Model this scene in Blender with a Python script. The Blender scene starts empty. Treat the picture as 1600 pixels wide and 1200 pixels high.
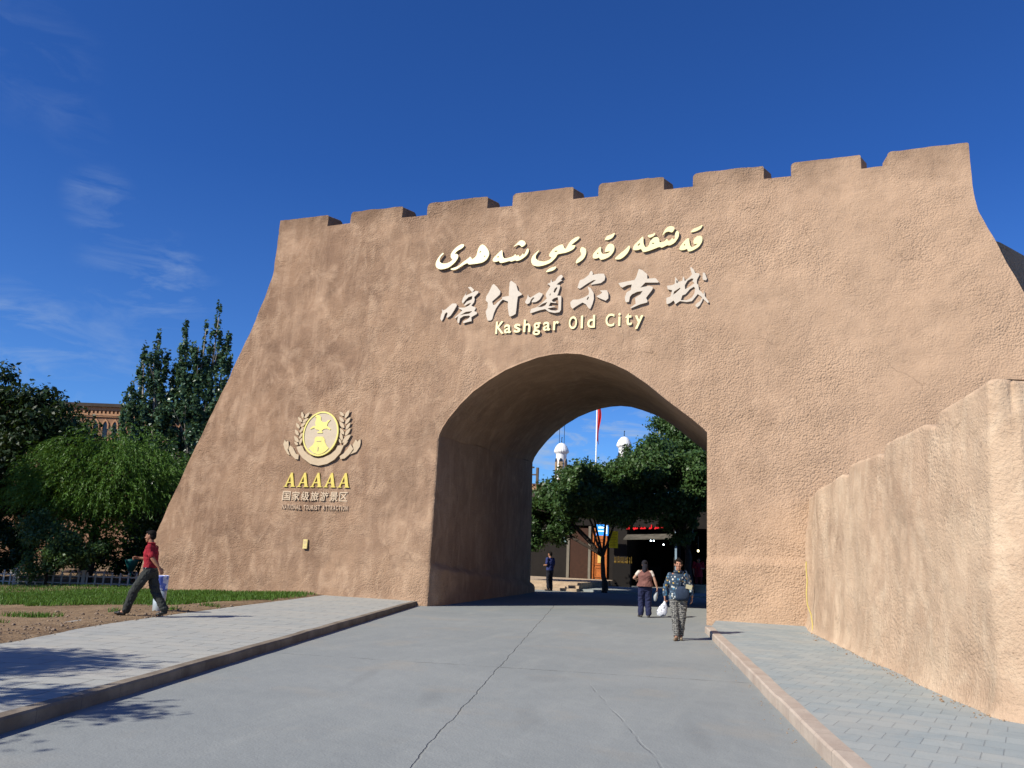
import bpy, bmesh, math, random
import numpy as np
from mathutils import Vector, Matrix, noise
from mathutils.geometry import tessellate_polygon

random.seed(7)
S = bpy.context.scene
COL = S.collection
R = math.radians

# ------------------------------------------------------------------ camera, sky, sun, exposure
cam_d = bpy.data.cameras.new('camera')
cam_d.sensor_fit = 'HORIZONTAL'; cam_d.sensor_width = 36.0
cam_d.lens = 36.0 * 1294.0 / 1600.0
cam_d.clip_start = 0.1; cam_d.clip_end = 5000.0
cam = bpy.data.objects.new('camera', cam_d); COL.objects.link(cam)
_yaw, _pitch, _roll = 0.34925986, 0.2008048, 0.04119632
_f = Vector((-math.sin(_yaw)*math.cos(_pitch), math.cos(_yaw)*math.cos(_pitch), math.sin(_pitch)))
_r0 = Vector((math.cos(_yaw), math.sin(_yaw), 0)); _u0 = _r0.cross(_f)
_r = _r0*math.cos(_roll) + _u0*math.sin(_roll)
_u = _u0*math.cos(_roll) - _r0*math.sin(_roll)
cam.matrix_world = Matrix(((_r.x, _u.x, -_f.x, 0), (_r.y, _u.y, -_f.y, 0), (_r.z, _u.z, -_f.z, 1.55), (0, 0, 0, 1)))
S.camera = cam
S.render.resolution_x, S.render.resolution_y = 1024, 768
S.view_settings.view_transform = 'Standard'
S.view_settings.look = 'None'
S.view_settings.exposure = 0.38
S.cycles.max_bounces = 6; S.cycles.diffuse_bounces = 1
S.view_settings.gamma = 1.0

SUN_EL = R(38.0)
SUN_AZ = Vector((-0.60, -0.80, 0)).normalized()          # horizontal direction towards the sun
sun_d = bpy.data.lights.new('sun', 'SUN')
sun_d.energy = 5.0; sun_d.angle = R(0.5); sun_d.color = (1.0, 0.945, 0.845)
sun = bpy.data.objects.new('sun', sun_d); COL.objects.link(sun)
_sd = (SUN_AZ*math.cos(SUN_EL) + Vector((0, 0, math.sin(SUN_EL)))).normalized()
sun.rotation_euler = _sd.to_track_quat('Z', 'Y').to_euler()
sun.location = (0, 0, 60)

world = bpy.data.worlds.new('World'); S.world = world; world.use_nodes = True
def build_world():
    nt = world.node_tree; N = nt.nodes; L = nt.links; N.clear()
    out = N.new('ShaderNodeOutputWorld'); bg = N.new('ShaderNodeBackground')
    sky = N.new('ShaderNodeTexSky'); sky.sky_type = 'NISHITA'; sky.sun_disc = False
    sky.sun_elevation = SUN_EL; sky.sun_rotation = math.atan2(SUN_AZ.x, SUN_AZ.y)
    sky.altitude = 1300; sky.air_density = 1.0; sky.dust_density = 0.15; sky.ozone_density = 3.5
    bg.inputs['Strength'].default_value = SKY_STRENGTH
    hs = N.new('ShaderNodeHueSaturation'); hs.inputs['Saturation'].default_value = SKY_SAT
    hs.inputs['Hue'].default_value = SKY_HUE
    tint = N.new('ShaderNodeMix'); tint.data_type = 'RGBA'; tint.blend_type = 'MULTIPLY'; tint.inputs['Factor'].default_value = 1.0
                     # deep, clear high-altitude blue overhead, paler low down
    tcz = N.new('ShaderNodeTexCoord'); sz = N.new('ShaderNodeSeparateXYZ'); L.new(tcz.outputs['Generated'], sz.inputs[0])
    mz = N.new('ShaderNodeMapRange'); mz.inputs['From Min'].default_value = 0.02; mz.inputs['From Max'].default_value = 0.42; L.new(sz.outputs['Z'], mz.inputs['Value'])
    tm = N.new('ShaderNodeMix'); tm.data_type = 'RGBA'; tm.inputs['A'].default_value = SKY_LOW; tm.inputs['B'].default_value = SKY_TINT
    L.new(mz.outputs[0], tm.inputs['Factor']); L.new(tm.outputs['Result'], tint.inputs['B'])
    L.new(sky.outputs[0], tint.inputs['A']); L.new(tint.outputs['Result'], hs.inputs['Color'])
    # thin wisps of cirrus in a few parts of the sky: direction lobes broken up by noise
    tc = N.new('ShaderNodeTexCoord')
    mp = N.new('ShaderNodeMapping'); mp.inputs['Scale'].default_value = (5, 5, 16); mp.inputs['Rotation'].default_value = (0.0, R(-24), R(20))
    L.new(tc.outputs['Generated'], mp.inputs[0])
    nz = N.new('ShaderNodeTexNoise'); nz.inputs['Scale'].default_value = 2.2; nz.inputs['Detail'].default_value = 9
    nz.inputs['Roughness'].default_value = 0.62; nz.inputs['Distortion'].default_value = 0.6
    L.new(mp.outputs[0], nz.inputs['Vector'])
    total = None
    for (d, w, a) in CLOUDS:
        dot = N.new('ShaderNodeVectorMath'); dot.operation = 'DOT_PRODUCT'
        nm = N.new('ShaderNodeVectorMath'); nm.operation = 'NORMALIZE'
        L.new(tc.outputs['Generated'], nm.inputs[0]); L.new(nm.outputs[0], dot.inputs[0])
        v = Vector(d).normalized(); dot.inputs[1].default_value = v
        mr = N.new('ShaderNodeMapRange'); mr.interpolation_type = 'SMOOTHERSTEP'
        mr.inputs['From Min'].default_value = math.cos(w); mr.inputs['From Max'].default_value = 1.0
        mr.inputs['To Max'].default_value = a
        L.new(dot.outputs['Value'], mr.inputs['Value'])
        if total is None: total = mr.outputs[0]
        else:
            ad = N.new('ShaderNodeMath'); ad.operation = 'ADD'; L.new(total, ad.inputs[0]); L.new(mr.outputs[0], ad.inputs[1]); total = ad.outputs[0]
    cr = N.new('ShaderNodeMapRange'); cr.inputs['From Min'].default_value = 0.46; cr.inputs['From Max'].default_value = 0.78
    L.new(nz.outputs['Fac'], cr.inputs['Value'])
    mu = N.new('ShaderNodeMath'); mu.operation = 'MULTIPLY'; mu.use_clamp = True
    L.new(total, mu.inputs[0]); L.new(cr.outputs[0], mu.inputs[1])
    mx = N.new('ShaderNodeMix'); mx.data_type = 'RGBA'
    L.new(mu.outputs[0], mx.inputs['Factor']); L.new(hs.outputs[0], mx.inputs['A'])
    mx.inputs['B'].default_value = CLOUD_COL
    L.new(mx.outputs['Result'], bg.inputs['Color']); L.new(bg.outputs[0], out.inputs[0])
SKY_STRENGTH = 0.044; SKY_TINT = (.52, 1.18, 2.30, 1); SKY_LOW = (.98, 1.62, 2.45, 1); SKY_SAT = 1.0; SKY_HUE = 0.5; CLOUD_COL = (6.5, 8.6, 12.0, 1)
CLOUDS = [((-.701, .623, .349), 0.045, 0.30), ((-.684, .670, .287), 0.075, 0.20), ((-.660, .700, .268), 0.06, 0.32),
          ((-.771, .605, .202), 0.07, 0.34), ((-.714, .529, .459), 0.08, 0.10), ((-.701, .583, .411), 0.04, 0.07),
          ((-.747, .648, .130), 0.16, 0.35), ((-.263, .956, .126), 0.13, 1.5), ((-.200, .967, .150), 0.10, 0.35), ((.0, .95, .16), 0.12, 0.10)]
build_world()

# ------------------------------------------------------------------ helpers
def link(o, parent=None):
    COL.objects.link(o)
    if parent is not None: o.parent = parent
    return o
def mesh(name, verts, faces, mat=None, parent=None, smooth=False):
    me = bpy.data.meshes.new(name)
    me.from_pydata([tuple(v) for v in verts], [], [tuple(f) for f in faces]); me.update()
    if mat is not None: me.materials.append(mat)
    if smooth: me.polygons.foreach_set('use_smooth', [True]*len(me.polygons))
    return link(bpy.data.objects.new(name, me), parent)
def quads(name, V, mat=None, parent=None):
    """V: (n,4,3) array of separate quads."""
    n = V.shape[0]; me = bpy.data.meshes.new(name)
    me.vertices.add(n*4); me.vertices.foreach_set('co', V.reshape(-1).astype(np.float32))
    me.loops.add(n*4); me.loops.foreach_set('vertex_index', np.arange(n*4, dtype=np.int32))
    me.polygons.add(n); me.polygons.foreach_set('loop_start', np.arange(0, n*4, 4, dtype=np.int32))
    me.polygons.foreach_set('loop_total', np.full(n, 4, dtype=np.int32)); me.update(calc_edges=True)
    if mat is not None: me.materials.append(mat)
    return link(bpy.data.objects.new(name, me), parent)
def tag(o, label=None, cat=None, group=None, kind=None):
    if label: o['label'] = label
    if cat: o['category'] = cat
    if group: o['group'] = group
    if kind: o['kind'] = kind
    return o
def thing(name, loc, label, cat, group=None, rz=0.0):
    o = bpy.data.objects.new(name, None); o.empty_display_size = 0.2; COL.objects.link(o)
    o.location = loc; o.rotation_euler = (0, 0, rz)
    return tag(o, label, cat, group)
class MB:
    def __init__(s): s.v = []; s.f = []
    def add(s, vs, fs):
        n = len(s.v); s.v += [tuple(v) for v in vs]; s.f += [tuple(i+n for i in f) for f in fs]; return s
    def box(s, lo, hi, rot=None, c=None):
        x0, y0, z0 = lo; x1, y1, z1 = hi
        vs = [Vector(p) for p in ((x0,y0,z0),(x1,y0,z0),(x1,y1,z0),(x0,y1,z0),(x0,y0,z1),(x1,y0,z1),(x1,y1,z1),(x0,y1,z1))]
        if rot is not None: vs = [rot @ v for v in vs]
        if c is not None: vs = [v+Vector(c) for v in vs]
        return s.add(vs, [(0,3,2,1),(4,5,6,7),(0,1,5,4),(1,2,6,5),(2,3,7,6),(3,0,4,7)])
    def tube(s, pts, rad, n=8, cap=True):
        pts = [Vector(p) for p in pts]; k = len(pts)
        if not hasattr(rad, '__len__'): rad = [rad]*k
        vs = []; fs = []; up = Vector((0.13, 0.97, 0.21)).normalized()
        for i, p in enumerate(pts):
            d = (pts[min(i+1, k-1)]-pts[max(i-1, 0)]).normalized()
            a = d.cross(up)
            if a.length < 1e-3: a = d.cross(Vector((1, 0, 0)))
            a.normalize(); b = a.cross(d)
            for j in range(n):
                t = 2*math.pi*j/n; vs.append(p+(a*math.cos(t)+b*math.sin(t))*rad[i])
        for i in range(k-1):
            for j in range(n):
                fs.append((i*n+j, i*n+(j+1) % n, (i+1)*n+(j+1) % n, (i+1)*n+j))
        if cap: fs += [tuple(range(n-1, -1, -1)), tuple((k-1)*n+j for j in range(n))]
        return s.add(vs, fs)
    def lathe(s, prof, c=(0, 0, 0), n=20, caps=True):
        vs = []; fs = []; k = len(prof)
        for r, z in prof:
            for j in range(n):
                t = 2*math.pi*j/n; vs.append((c[0]+r*math.cos(t), c[1]+r*math.sin(t), c[2]+z))
        for i in range(k-1):
            for j in range(n): fs.append((i*n+j, i*n+(j+1) % n, (i+1)*n+(j+1) % n, (i+1)*n+j))
        if caps: fs += [tuple(range(n-1, -1, -1)), tuple((k-1)*n+j for j in range(n))]
        return s.add(vs, fs)
    def ball(s, c, r, n=12, m=8, rot=None):
        if not hasattr(r, '__len__'): r = (r, r, r)
        c = Vector(c); vs = []; fs = []
        for i in range(m+1):
            a = math.pi*i/m - math.pi/2
            for j in range(n):
                t = 2*math.pi*j/n
                v = Vector((r[0]*math.cos(a)*math.cos(t), r[1]*math.cos(a)*math.sin(t), r[2]*math.sin(a)))
                if rot is not None: v = rot @ v
                vs.append(c+v)
        for i in range(m):
            for j in range(n): fs.append((i*n+j, i*n+(j+1) % n, (i+1)*n+(j+1) % n, (i+1)*n+j))
        return s.add(vs, fs)
    def cap(s, p0, r0, p1, r1, n=12):
        """tapered capsule (closed)"""
        p0 = Vector(p0); p1 = Vector(p1); d = p1-p0
        if d.length < 1e-6: return s.ball(p0, max(r0, r1))
        d.normalize(); q = d.to_track_quat('Z', 'Y').to_matrix(); vs = []; fs = []; rows = []
        for i in range(0, 5):
            a = -math.pi/2 + math.pi/2*i/4; rows.append((p0, r0*math.cos(a)+1e-5, r0*math.sin(a)))
        for i in range(0, 5):
            a = math.pi/2*i/4; rows.append((p1, r1*math.cos(a)+1e-5, r1*math.sin(a)))
        for c, rr, zz in rows:
            for j in range(n):
                t = 2*math.pi*j/n; vs.append(c + q @ Vector((rr*math.cos(t), rr*math.sin(t), zz)))
        k = len(rows)
        for i in range(k-1):
            for j in range(n): fs.append((i*n+j, i*n+(j+1) % n, (i+1)*n+(j+1) % n, (i+1)*n+j))
        fs += [tuple(range(n-1, -1, -1)), tuple((k-1)*n+j for j in range(n))]
        return s.add(vs, fs)
    def loft(s, rings, n=24):
        """rings: (centre, rx, ry[, rotation]) closed with caps"""
        vs = []; fs = []; k = len(rings)
        for rg in rings:
            c = Vector(rg[0]); q = rg[3] if len(rg) > 3 else None
            for j in range(n):
                t = 2*math.pi*j/n; v = Vector((rg[1]*math.cos(t), rg[2]*math.sin(t), 0))
                if q is not None: v = q @ v
                vs.append(c+v)
        for i in range(k-1):
            for j in range(n): fs.append((i*n+j, i*n+(j+1) % n, (i+1)*n+(j+1) % n, (i+1)*n+j))
        fs += [tuple(range(n-1, -1, -1)), tuple((k-1)*n+j for j in range(n))]
        return s.add(vs, fs)
    def build(s, name, mat=None, parent=None, smooth=False): return mesh(name, s.v, s.f, mat, parent, smooth)
def remeshed(name, mb, voxel, mat, parent=None, smooth_it=3):
    """one continuous surface grown round overlapping volumes"""
    me = bpy.data.meshes.new(name); me.from_pydata(mb.v, [], mb.f)
    tmp = bpy.data.objects.new(name+'_tmp', me); COL.objects.link(tmp)
    m = tmp.modifiers.new('r', 'REMESH'); m.mode = 'VOXEL'; m.voxel_size = voxel; m.use_smooth_shade = True
    if smooth_it:
        k = tmp.modifiers.new('s', 'SMOOTH'); k.iterations = smooth_it; k.factor = 0.5
    dg = bpy.context.evaluated_depsgraph_get(); dg.update()
    new = bpy.data.meshes.new_from_object(tmp.evaluated_get(dg)); new.name = name
    bpy.data.objects.remove(tmp); bpy.data.meshes.remove(me)
    new.materials.clear(); new.materials.append(mat)
    new.polygons.foreach_set('use_smooth', [True]*len(new.polygons))
    return link(bpy.data.objects.new(name, new), parent)

# ------------------------------------------------------------------ materials
class NT:
    def __init__(s, name):
        s.m = bpy.data.materials.new(name); s.m.use_nodes = True
        s.t = s.m.node_tree; s.N = s.t.nodes; s.L = s.t.links
        s.b = s.N['Principled BSDF']; s.tc = s.N.new('ShaderNodeTexCoord')
        s.b.inputs['Specular IOR Level'].default_value = 0.25
    def map(s, scale=(1, 1, 1), rot=(0, 0, 0), src='Object', loc=(0, 0, 0)):
        m = s.N.new('ShaderNodeMapping'); m.inputs['Scale'].default_value = scale; m.inputs['Rotation'].default_value = rot
        m.inputs['Location'].default_value = loc
        s.L.new(s.tc.outputs[src], m.inputs[0]); return m.outputs[0]
    def noise(s, scale, vec=None, detail=4, rough=0.55, dist=0.0):
        n = s.N.new('ShaderNodeTexNoise'); n.inputs['Scale'].default_value = scale; n.inputs['Detail'].default_value = detail
        n.inputs['Roughness'].default_value = rough; n.inputs['Distortion'].default_value = dist
        s.L.new(vec if vec is not None else s.tc.outputs['Object'], n.inputs['Vector']); return n.outputs['Fac']
    def voro(s, scale, vec=None, feature='F1', out='Distance'):
        n = s.N.new('ShaderNodeTexVoronoi'); n.feature = feature; n.inputs['Scale'].default_value = scale
        s.L.new(vec if vec is not None else s.tc.outputs['Object'], n.inputs['Vector']); return n.outputs[out]
    def rng(s, v, a, b, c=0.0, d=1.0):
        n = s.N.new('ShaderNodeMapRange'); n.inputs[1].default_value = a; n.inputs[2].default_value = b
        n.inputs[3].default_value = c; n.inputs[4].default_value = d; s.L.new(v, n.inputs[0]); return n.outputs[0]
    def math(s, op, a, b=None, clamp=False):
        n = s.N.new('ShaderNodeMath'); n.operation = op; n.use_clamp = clamp
        for i, q in enumerate((a, b)):
            if q is None: continue
            if isinstance(q, (int, float)): n.inputs[i].default_value = q
            else: s.L.new(q, n.inputs[i])
        return n.outputs[0]
    def mix(s, fac, a, b, blend='MIX'):
        n = s.N.new('ShaderNodeMix'); n.data_type = 'RGBA'; n.blend_type = blend
        if isinstance(fac, (int, float)): n.inputs['Factor'].default_value = fac
        else: s.L.new(fac, n.inputs['Factor'])
        for k, q in (('A', a), ('B', b)):
            if isinstance(q, (tuple, list)): n.inputs[k].default_value = (*q[:3], 1)
            else: s.L.new(q, n.inputs[k])
        return n.outputs['Result']
    def sep(s, v=None):
        n = s.N.new('ShaderNodeSeparateXYZ'); s.L.new(v if v is not None else s.tc.outputs['Object'], n.inputs[0]); return n.outputs
    def color(s, c):
        if isinstance(c, (tuple, list)): s.b.inputs['Base Color'].default_value = (*c[:3], 1)
        else: s.L.new(c, s.b.inputs['Base Color'])
        return s
    def rough(s, r): s.b.inputs['Roughness'].default_value = r; return s
    def bump(s, h, dist=0.01, strength=1.0):
        n = s.N.new('ShaderNodeBump'); n.inputs['Distance'].default_value = dist; n.inputs['Strength'].default_value = strength
        s.L.new(h, n.inputs['Height'])
        if s.b.inputs['Normal'].is_linked: s.L.new(s.b.inputs['Normal'].links[0].from_socket, n.inputs['Normal'])
        s.L.new(n.outputs[0], s.b.inputs['Normal']); return s

def simple(name, col, rough=0.6, var=0.12, scale=6.0, metal=0.0, bump=0.0, spec=0.25):
    t = NT(name); c = Vector(col)
    f = t.noise(scale, detail=5)
    t.color(t.mix(t.rng(f, .3, .7), tuple(c*(1-var)), tuple(c*(1+var)))).rough(rough)
    t.b.inputs['Metallic'].default_value = metal; t.b.inputs['Specular IOR Level'].default_value = spec
    if bump: t.bump(t.noise(scale*6, detail=4), bump)
    return t.m
def emit(name, col, strength):
    t = NT(name); t.color(col); t.b.inputs['Emission Color'].default_value = (*col, 1); t.b.inputs['Emission Strength'].default_value = strength
    return t.m

def plaster(name, dark, mid, light, streak=0.5, warm=False, relief=1.0):
    t = NT(name)
    big = t.noise(0.55, detail=6, rough=0.6, dist=0.6)                     # blotches of old and new render coat
    c = t.mix(t.rng(big, .32, .62), dark, mid)
    med = t.noise(1.7, t.map((1, 1, .6)), detail=5, rough=0.6, dist=1.2)
    c = t.mix(t.rng(med, .47, .74, 0, .75), c, light)
    drip = t.noise(1.3, t.map((2.4, 2.4, .25)), detail=5, rough=.65)       # rain wash running down
    c = t.mix(t.rng(drip, .50, .75, 0, streak), c, light)
    trow = t.noise(1.0, t.map((1.6, 1.6, 5)), detail=6, rough=.72, dist=.8)           # level trowel sweeps
    c = t.mix(t.rng(trow, .52, .75, 0, .35), c, tuple(Vector(dark)*.85))
    stain = t.noise(.8, t.map((1, 1, 1), loc=(7, 3, 1)), detail=7, rough=.68)
    c = t.mix(t.rng(stain, .55, .72, 0, .65), c, tuple(Vector(dark)*.62))
    if warm:                                                               # paler to the right: warm bounced light and lens vignetting put into the colour
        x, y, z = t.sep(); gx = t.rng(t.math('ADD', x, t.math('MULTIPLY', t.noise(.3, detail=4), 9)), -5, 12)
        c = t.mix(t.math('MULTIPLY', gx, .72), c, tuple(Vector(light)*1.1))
        soot = t.math('MULTIPLY', t.rng(t.math('ADD', z, t.math('MULTIPLY', t.noise(1.1, detail=6), 2.2)), 12.6, 13.8), .6)
        c = t.mix(soot, c, tuple(Vector(dark)*.55))                         # weathered parapet
    speck = t.noise(34, detail=3)
    c = t.mix(t.rng(speck, .62, .75, 0, .5), c, tuple(Vector(dark)*.7))
    wv = t.N.new('ShaderNodeVectorMath'); wv.operation = 'ADD'; wn = t.N.new('ShaderNodeTexNoise'); wn.inputs['Scale'].default_value = 1.6; wn.inputs['Detail'].default_value = 6
    t.L.new(t.tc.outputs['Object'], wn.inputs['Vector']); t.L.new(t.tc.outputs['Object'], wv.inputs[0]); t.L.new(wn.outputs['Color'], wv.inputs[1])
    crk = t.math('MULTIPLY', t.rng(t.voro(.42, wv.outputs[0], 'DISTANCE_TO_EDGE'), .002, .008, 1, 0), t.rng(t.noise(.6, t.map(loc=(2, 9, 4)), detail=4), .50, .60))
    c = t.mix(t.math('MULTIPLY', crk, .32), c, tuple(Vector(dark)*.45))      # hairline cracks
    pit = t.rng(t.voro(1.6), .0, .016, 1, 0)
    c = t.mix(pit, c, (.05, .03, .02))
    t.color(c).rough(.92); t.b.inputs['Specular IOR Level'].default_value = .12
    g = t.noise(11.0, t.map((1, 1, .9)), detail=8, rough=.74)
    mask = t.rng(t.noise(.7, detail=3), .36, .64, .40, 1.0)
    t.bump(t.math('MULTIPLY', g, mask), .036*relief)
    t.bump(t.math('MULTIPLY', t.noise(30, t.map((1, 1, 1.0)), detail=4, rough=.6), mask), .022)
    stip = t.math('ADD', t.math('MULTIPLY', t.math('SUBTRACT', 1.0, t.voro(21)), .9), t.math('MULTIPLY', t.voro(11), -.35))
    t.bump(t.math('MULTIPLY', stip, t.rng(t.noise(.40, t.map(loc=(5, 1, 2)), detail=4), .40, .62, .10, 1.0)), .024*relief)   # thrown-on stipple in patches
    t.bump(trow, .012)
    return t.m
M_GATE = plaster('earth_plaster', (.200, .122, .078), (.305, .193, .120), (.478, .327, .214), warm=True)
M_SIDE = plaster('pale_earth_plaster', (.415, .282, .186), (.54, .39, .262), (.65, .50, .345), .10, relief=.6)

def m_road():
    t = NT('concrete_road')
    c = t.mix(t.rng(t.noise(.35, detail=7, rough=.62, dist=.5), .35, .68), (.215, .231, .226), (.258, .272, .262))
    c = t.mix(t.rng(t.noise(1.1, t.map((2.2, .35, 1), rot=(0, 0, R(17))), detail=6, rough=.65), .5, .75, 0, .55), c, (.285, .298, .280))
    c = t.mix(t.rng(t.noise(60, detail=2), .55, .8, 0, .5), c, (.11, .115, .12))
    c = t.mix(t.rng(t.noise(2.3, detail=6, rough=.7), .66, .8, 0, .5), c, (.12, .125, .13))
    x, y, z = t.sep()
    wob = t.math('MULTIPLY', t.math('SUBTRACT', t.noise(1.5, detail=6), .5), .12)
    def line(p, q, w):                                    # distance to a slab joint running p -> q
        p = Vector(p); q = Vector(q); d = (q-p).normalized(); n = Vector((-d.y, d.x))
        k = t.math('ADD', t.math('MULTIPLY', x, n.x), t.math('MULTIPLY', y, n.y))
        k = t.math('ABSOLUTE', t.math('ADD', t.math('SUBTRACT', k, n.dot(p)), wob))
        return t.rng(k, w*.35, w, 1, 0)
    j = line((-2.78, 5.81), (-4.09, 11.19), .012)
    j2 = line((-6.97, 10.7), (-1.08, 11.82), .04)
    brk = t.rng(t.noise(2.6, detail=5), .42, .6, .1, 1)
    j = t.math('MAXIMUM', t.math('MULTIPLY', j, t.rng(brk, 0, 1, .6, 1)), t.math('MULTIPLY', j2, brk))
    j3 = t.math('MULTIPLY', line((-2.27, 9.59), (-1.26, 7.12), .016), t.rng(y, 10.2, 10.8, 1, 0))
    j = t.math('MAXIMUM', j, t.math('MULTIPLY', j3, t.math('MULTIPLY', brk, .35)))
    j4 = line((-6.0, 16.9), (-1.2, 17.1), .03)
    j = t.math('MAXIMUM', j, t.math('MULTIPLY', j4, t.math('MULTIPLY', brk, .5)))
    c = t.mix(t.math('MULTIPLY', j, .42), c, (.10, .098, .09))
    for (sx, sy, rx, ry, an) in ((-2.6, 8.0, .16, .75, 20), (-3.9, 8.6, .14, .6, 18), (-3.2, 10.6, .3, .35, 0), (-1.0, 8.0, .12, .7, 14), (-5.2, 9.5, .10, .9, 16)):   # scuffs and tyre marks
        cs, sn = math.cos(R(an)), math.sin(R(an)); dx = t.math('SUBTRACT', x, sx); dy = t.math('SUBTRACT', y, sy)
        u = t.math('MULTIPLY', t.math('ADD', t.math('MULTIPLY', dx, cs), t.math('MULTIPLY', dy, sn)), 1/rx); v = t.math('MULTIPLY', t.math('SUBTRACT', t.math('MULTIPLY', dy, cs), t.math('MULTIPLY', dx, sn)), 1/ry)
        d2 = t.math('ADD', t.math('ADD', t.math('MULTIPLY', u, u), t.math('MULTIPLY', v, v)), t.math('MULTIPLY', t.noise(7, detail=4), .9))
        c = t.mix(t.rng(d2, .3, 1.7, .22, 0), c, (.12, .125, .125))
    sand = t.math('MULTIPLY', t.rng(t.noise(.8, detail=6), .55, .7), .35)
    c = t.mix(sand, c, (.30, .27, .22))
    t.color(c).rough(.85)
    t.bump(t.noise(45, detail=3), .004); t.bump(t.noise(4, detail=4), .012); t.bump(t.math('SUBTRACT', 1.0, j), .012)
    return t.m
M_ROAD = m_road()
def m_paving(name, c1, c2, joint, rot, bw, rh, sand=.35, gap=.006):
    t = NT(name)
    br = t.N.new('ShaderNodeTexBrick'); t.L.new(t.map((1, 1, 1), rot=(0, 0, rot)), br.inputs['Vector'])
    br.inputs['Scale'].default_value = 1.0; br.inputs['Brick Width'].default_value = bw; br.inputs['Row Height'].default_value = rh
    br.inputs['Mortar Size'].default_value = gap; br.inputs['Mortar Smooth'].default_value = .5; br.inputs['Bias'].default_value = 0
    br.inputs['Color1'].default_value = (*c1, 1); br.inputs['Color2'].default_value = (*c2, 1); br.inputs['Mortar'].default_value = (*joint, 1)
    c = br.outputs['Color']
    c = t.mix(t.rng(t.noise(.9, detail=7, rough=.65, dist=.6), .42, .7, 0, sand), c, (.42, .385, .32))
    c = t.mix(t.rng(t.noise(3.2, detail=6, rough=.7), .5, .75, 0, .45), c, tuple(Vector(c1)*.72))
    c = t.mix(t.rng(t.noise(55, detail=2), .58, .8, 0, .35), c, tuple(Vector(c1)*.6))
    t.color(c).rough(.85)
    t.bump(t.math('SUBTRACT', 1.0, br.outputs['Fac']), .004); t.bump(t.noise(40, detail=3), .004)
    return t.m
M_PAVE_L = m_paving('grey_paving', (.315, .325, .305), (.355, .355, .32), (.19, .19, .175), R(-15), .75, .37, .55, .013)
M_PAVE_R = m_paving('blue_grey_paving', (.265, .30, .30), (.315, .345, .335), (.25, .275, .27), R(12), .30, .30, .45)
def m_kerb(name, c1, c2):
    t = NT(name)
    c = t.mix(t.rng(t.noise(2.5, detail=6), .35, .65), c1, c2)
    x, y, z = t.sep(); k = t.math('FRACT', t.math('MULTIPLY', y, 1/.62))
    g = t.math('MULTIPLY', t.rng(k, 0.0, .02, 1, 0), .8)
    k2 = t.math('FRACT', t.math('MULTIPLY', y, 1/.62)); 
    c = t.mix(g, c, (.09, .07, .06)); c = t.mix(t.rng(t.noise(40, detail=3), .55, .8, 0, .5), c, tuple(Vector(c1)*.6))
    t.color(c).rough(.85); t.bump(t.noise(25, detail=4), .006); return t.m
M_KERB_L = m_kerb('sandstone_kerb', (.15, .12, .088), (.25, .21, .16))
M_KERB_R = m_kerb('pink_kerb', (.37, .295, .235), (.45, .375, .30))
def m_dirt():
    t = NT('bare_earth')
    c = t.mix(t.rng(t.noise(.7, detail=7, rough=.65), .35, .68), (.155, .098, .052), (.255, .175, .10))
    c = t.mix(t.rng(t.noise(6, detail=6, rough=.7), .52, .75, 0, .8), c, (.30, .225, .145))
    c = t.mix(t.rng(t.noise(2.4, detail=5), .58, .75, 0, .7), c, (.10, .062, .035))
    t.color(c).rough(.95); t.bump(t.noise(7, detail=6), .06); t.bump(t.noise(40, detail=4), .015); return t.m
M_DIRT = m_dirt()
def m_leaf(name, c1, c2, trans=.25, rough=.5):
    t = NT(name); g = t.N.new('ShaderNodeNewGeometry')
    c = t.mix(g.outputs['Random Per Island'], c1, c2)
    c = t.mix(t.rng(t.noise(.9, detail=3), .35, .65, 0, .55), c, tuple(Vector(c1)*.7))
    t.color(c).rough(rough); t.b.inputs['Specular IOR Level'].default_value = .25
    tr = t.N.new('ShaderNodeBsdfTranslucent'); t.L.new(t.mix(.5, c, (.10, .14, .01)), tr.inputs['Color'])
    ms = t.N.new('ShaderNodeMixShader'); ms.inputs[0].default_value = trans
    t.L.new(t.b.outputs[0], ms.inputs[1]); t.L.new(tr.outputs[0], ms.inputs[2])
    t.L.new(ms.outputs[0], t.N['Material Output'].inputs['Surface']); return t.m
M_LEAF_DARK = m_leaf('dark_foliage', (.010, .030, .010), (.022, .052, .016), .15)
M_LEAF_PLANE = m_leaf('street_tree_foliage', (.042, .095, .028), (.10, .17, .055), .3, .4)
M_LEAF_WILLOW = m_leaf('weeping_foliage', (.055, .135, .015), (.11, .215, .030), .28)
M_LEAF_POPLAR = m_leaf('poplar_foliage', (.035, .088, .048), (.12, .20, .115), .25, .3)
M_GRASS = m_leaf('grass_blades', (.065, .155, .018), (.12, .22, .030), .3)
M_BARK = simple('bark', (.055, .042, .032), .9, .3, 9, bump=.03)
M_BARK_PALE = simple('pale_bark', (.22, .20, .17), .85, .3, 7, bump=.02)
M_WOOD = simple('weathered_wood', (.11, .085, .06), .8, .25, 9)
M_FENCE = simple('painted_grey_fence', (.40, .37, .31), .7, .2, 8)
M_GOLD = simple('gilded_metal', (.80, .66, .18), .32, .05, 9, .35, spec=.6)
M_GOLD_EDGE = simple('gilded_letter', (.84, .75, .38), .35, .04, 9, .0, spec=.6)
M_DEEP_GOLD = simple('polished_gold', (.85, .62, .12), .30, .12, 14, .45, spec=.6)
M_CREAM = simple('cream_metal', (.56, .485, .385), .5, .05, 9)
M_SAND = simple('sand_metal', (.50, .385, .245), .5, .07, 9)
M_CREAM_PLATE = simple('cream_plate', (.50, .41, .29), .45, .05, 9)
M_TAN = simple('tan_letter_metal', (.56, .43, .29), .55, .08, 9)
M_STEP = simple('warm_stone', (.42, .32, .22), .85, .2, 3, bump=.01)
M_TERRA = simple('small_letter_metal', (.50, .36, .24), .55, .08, 9)
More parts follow.
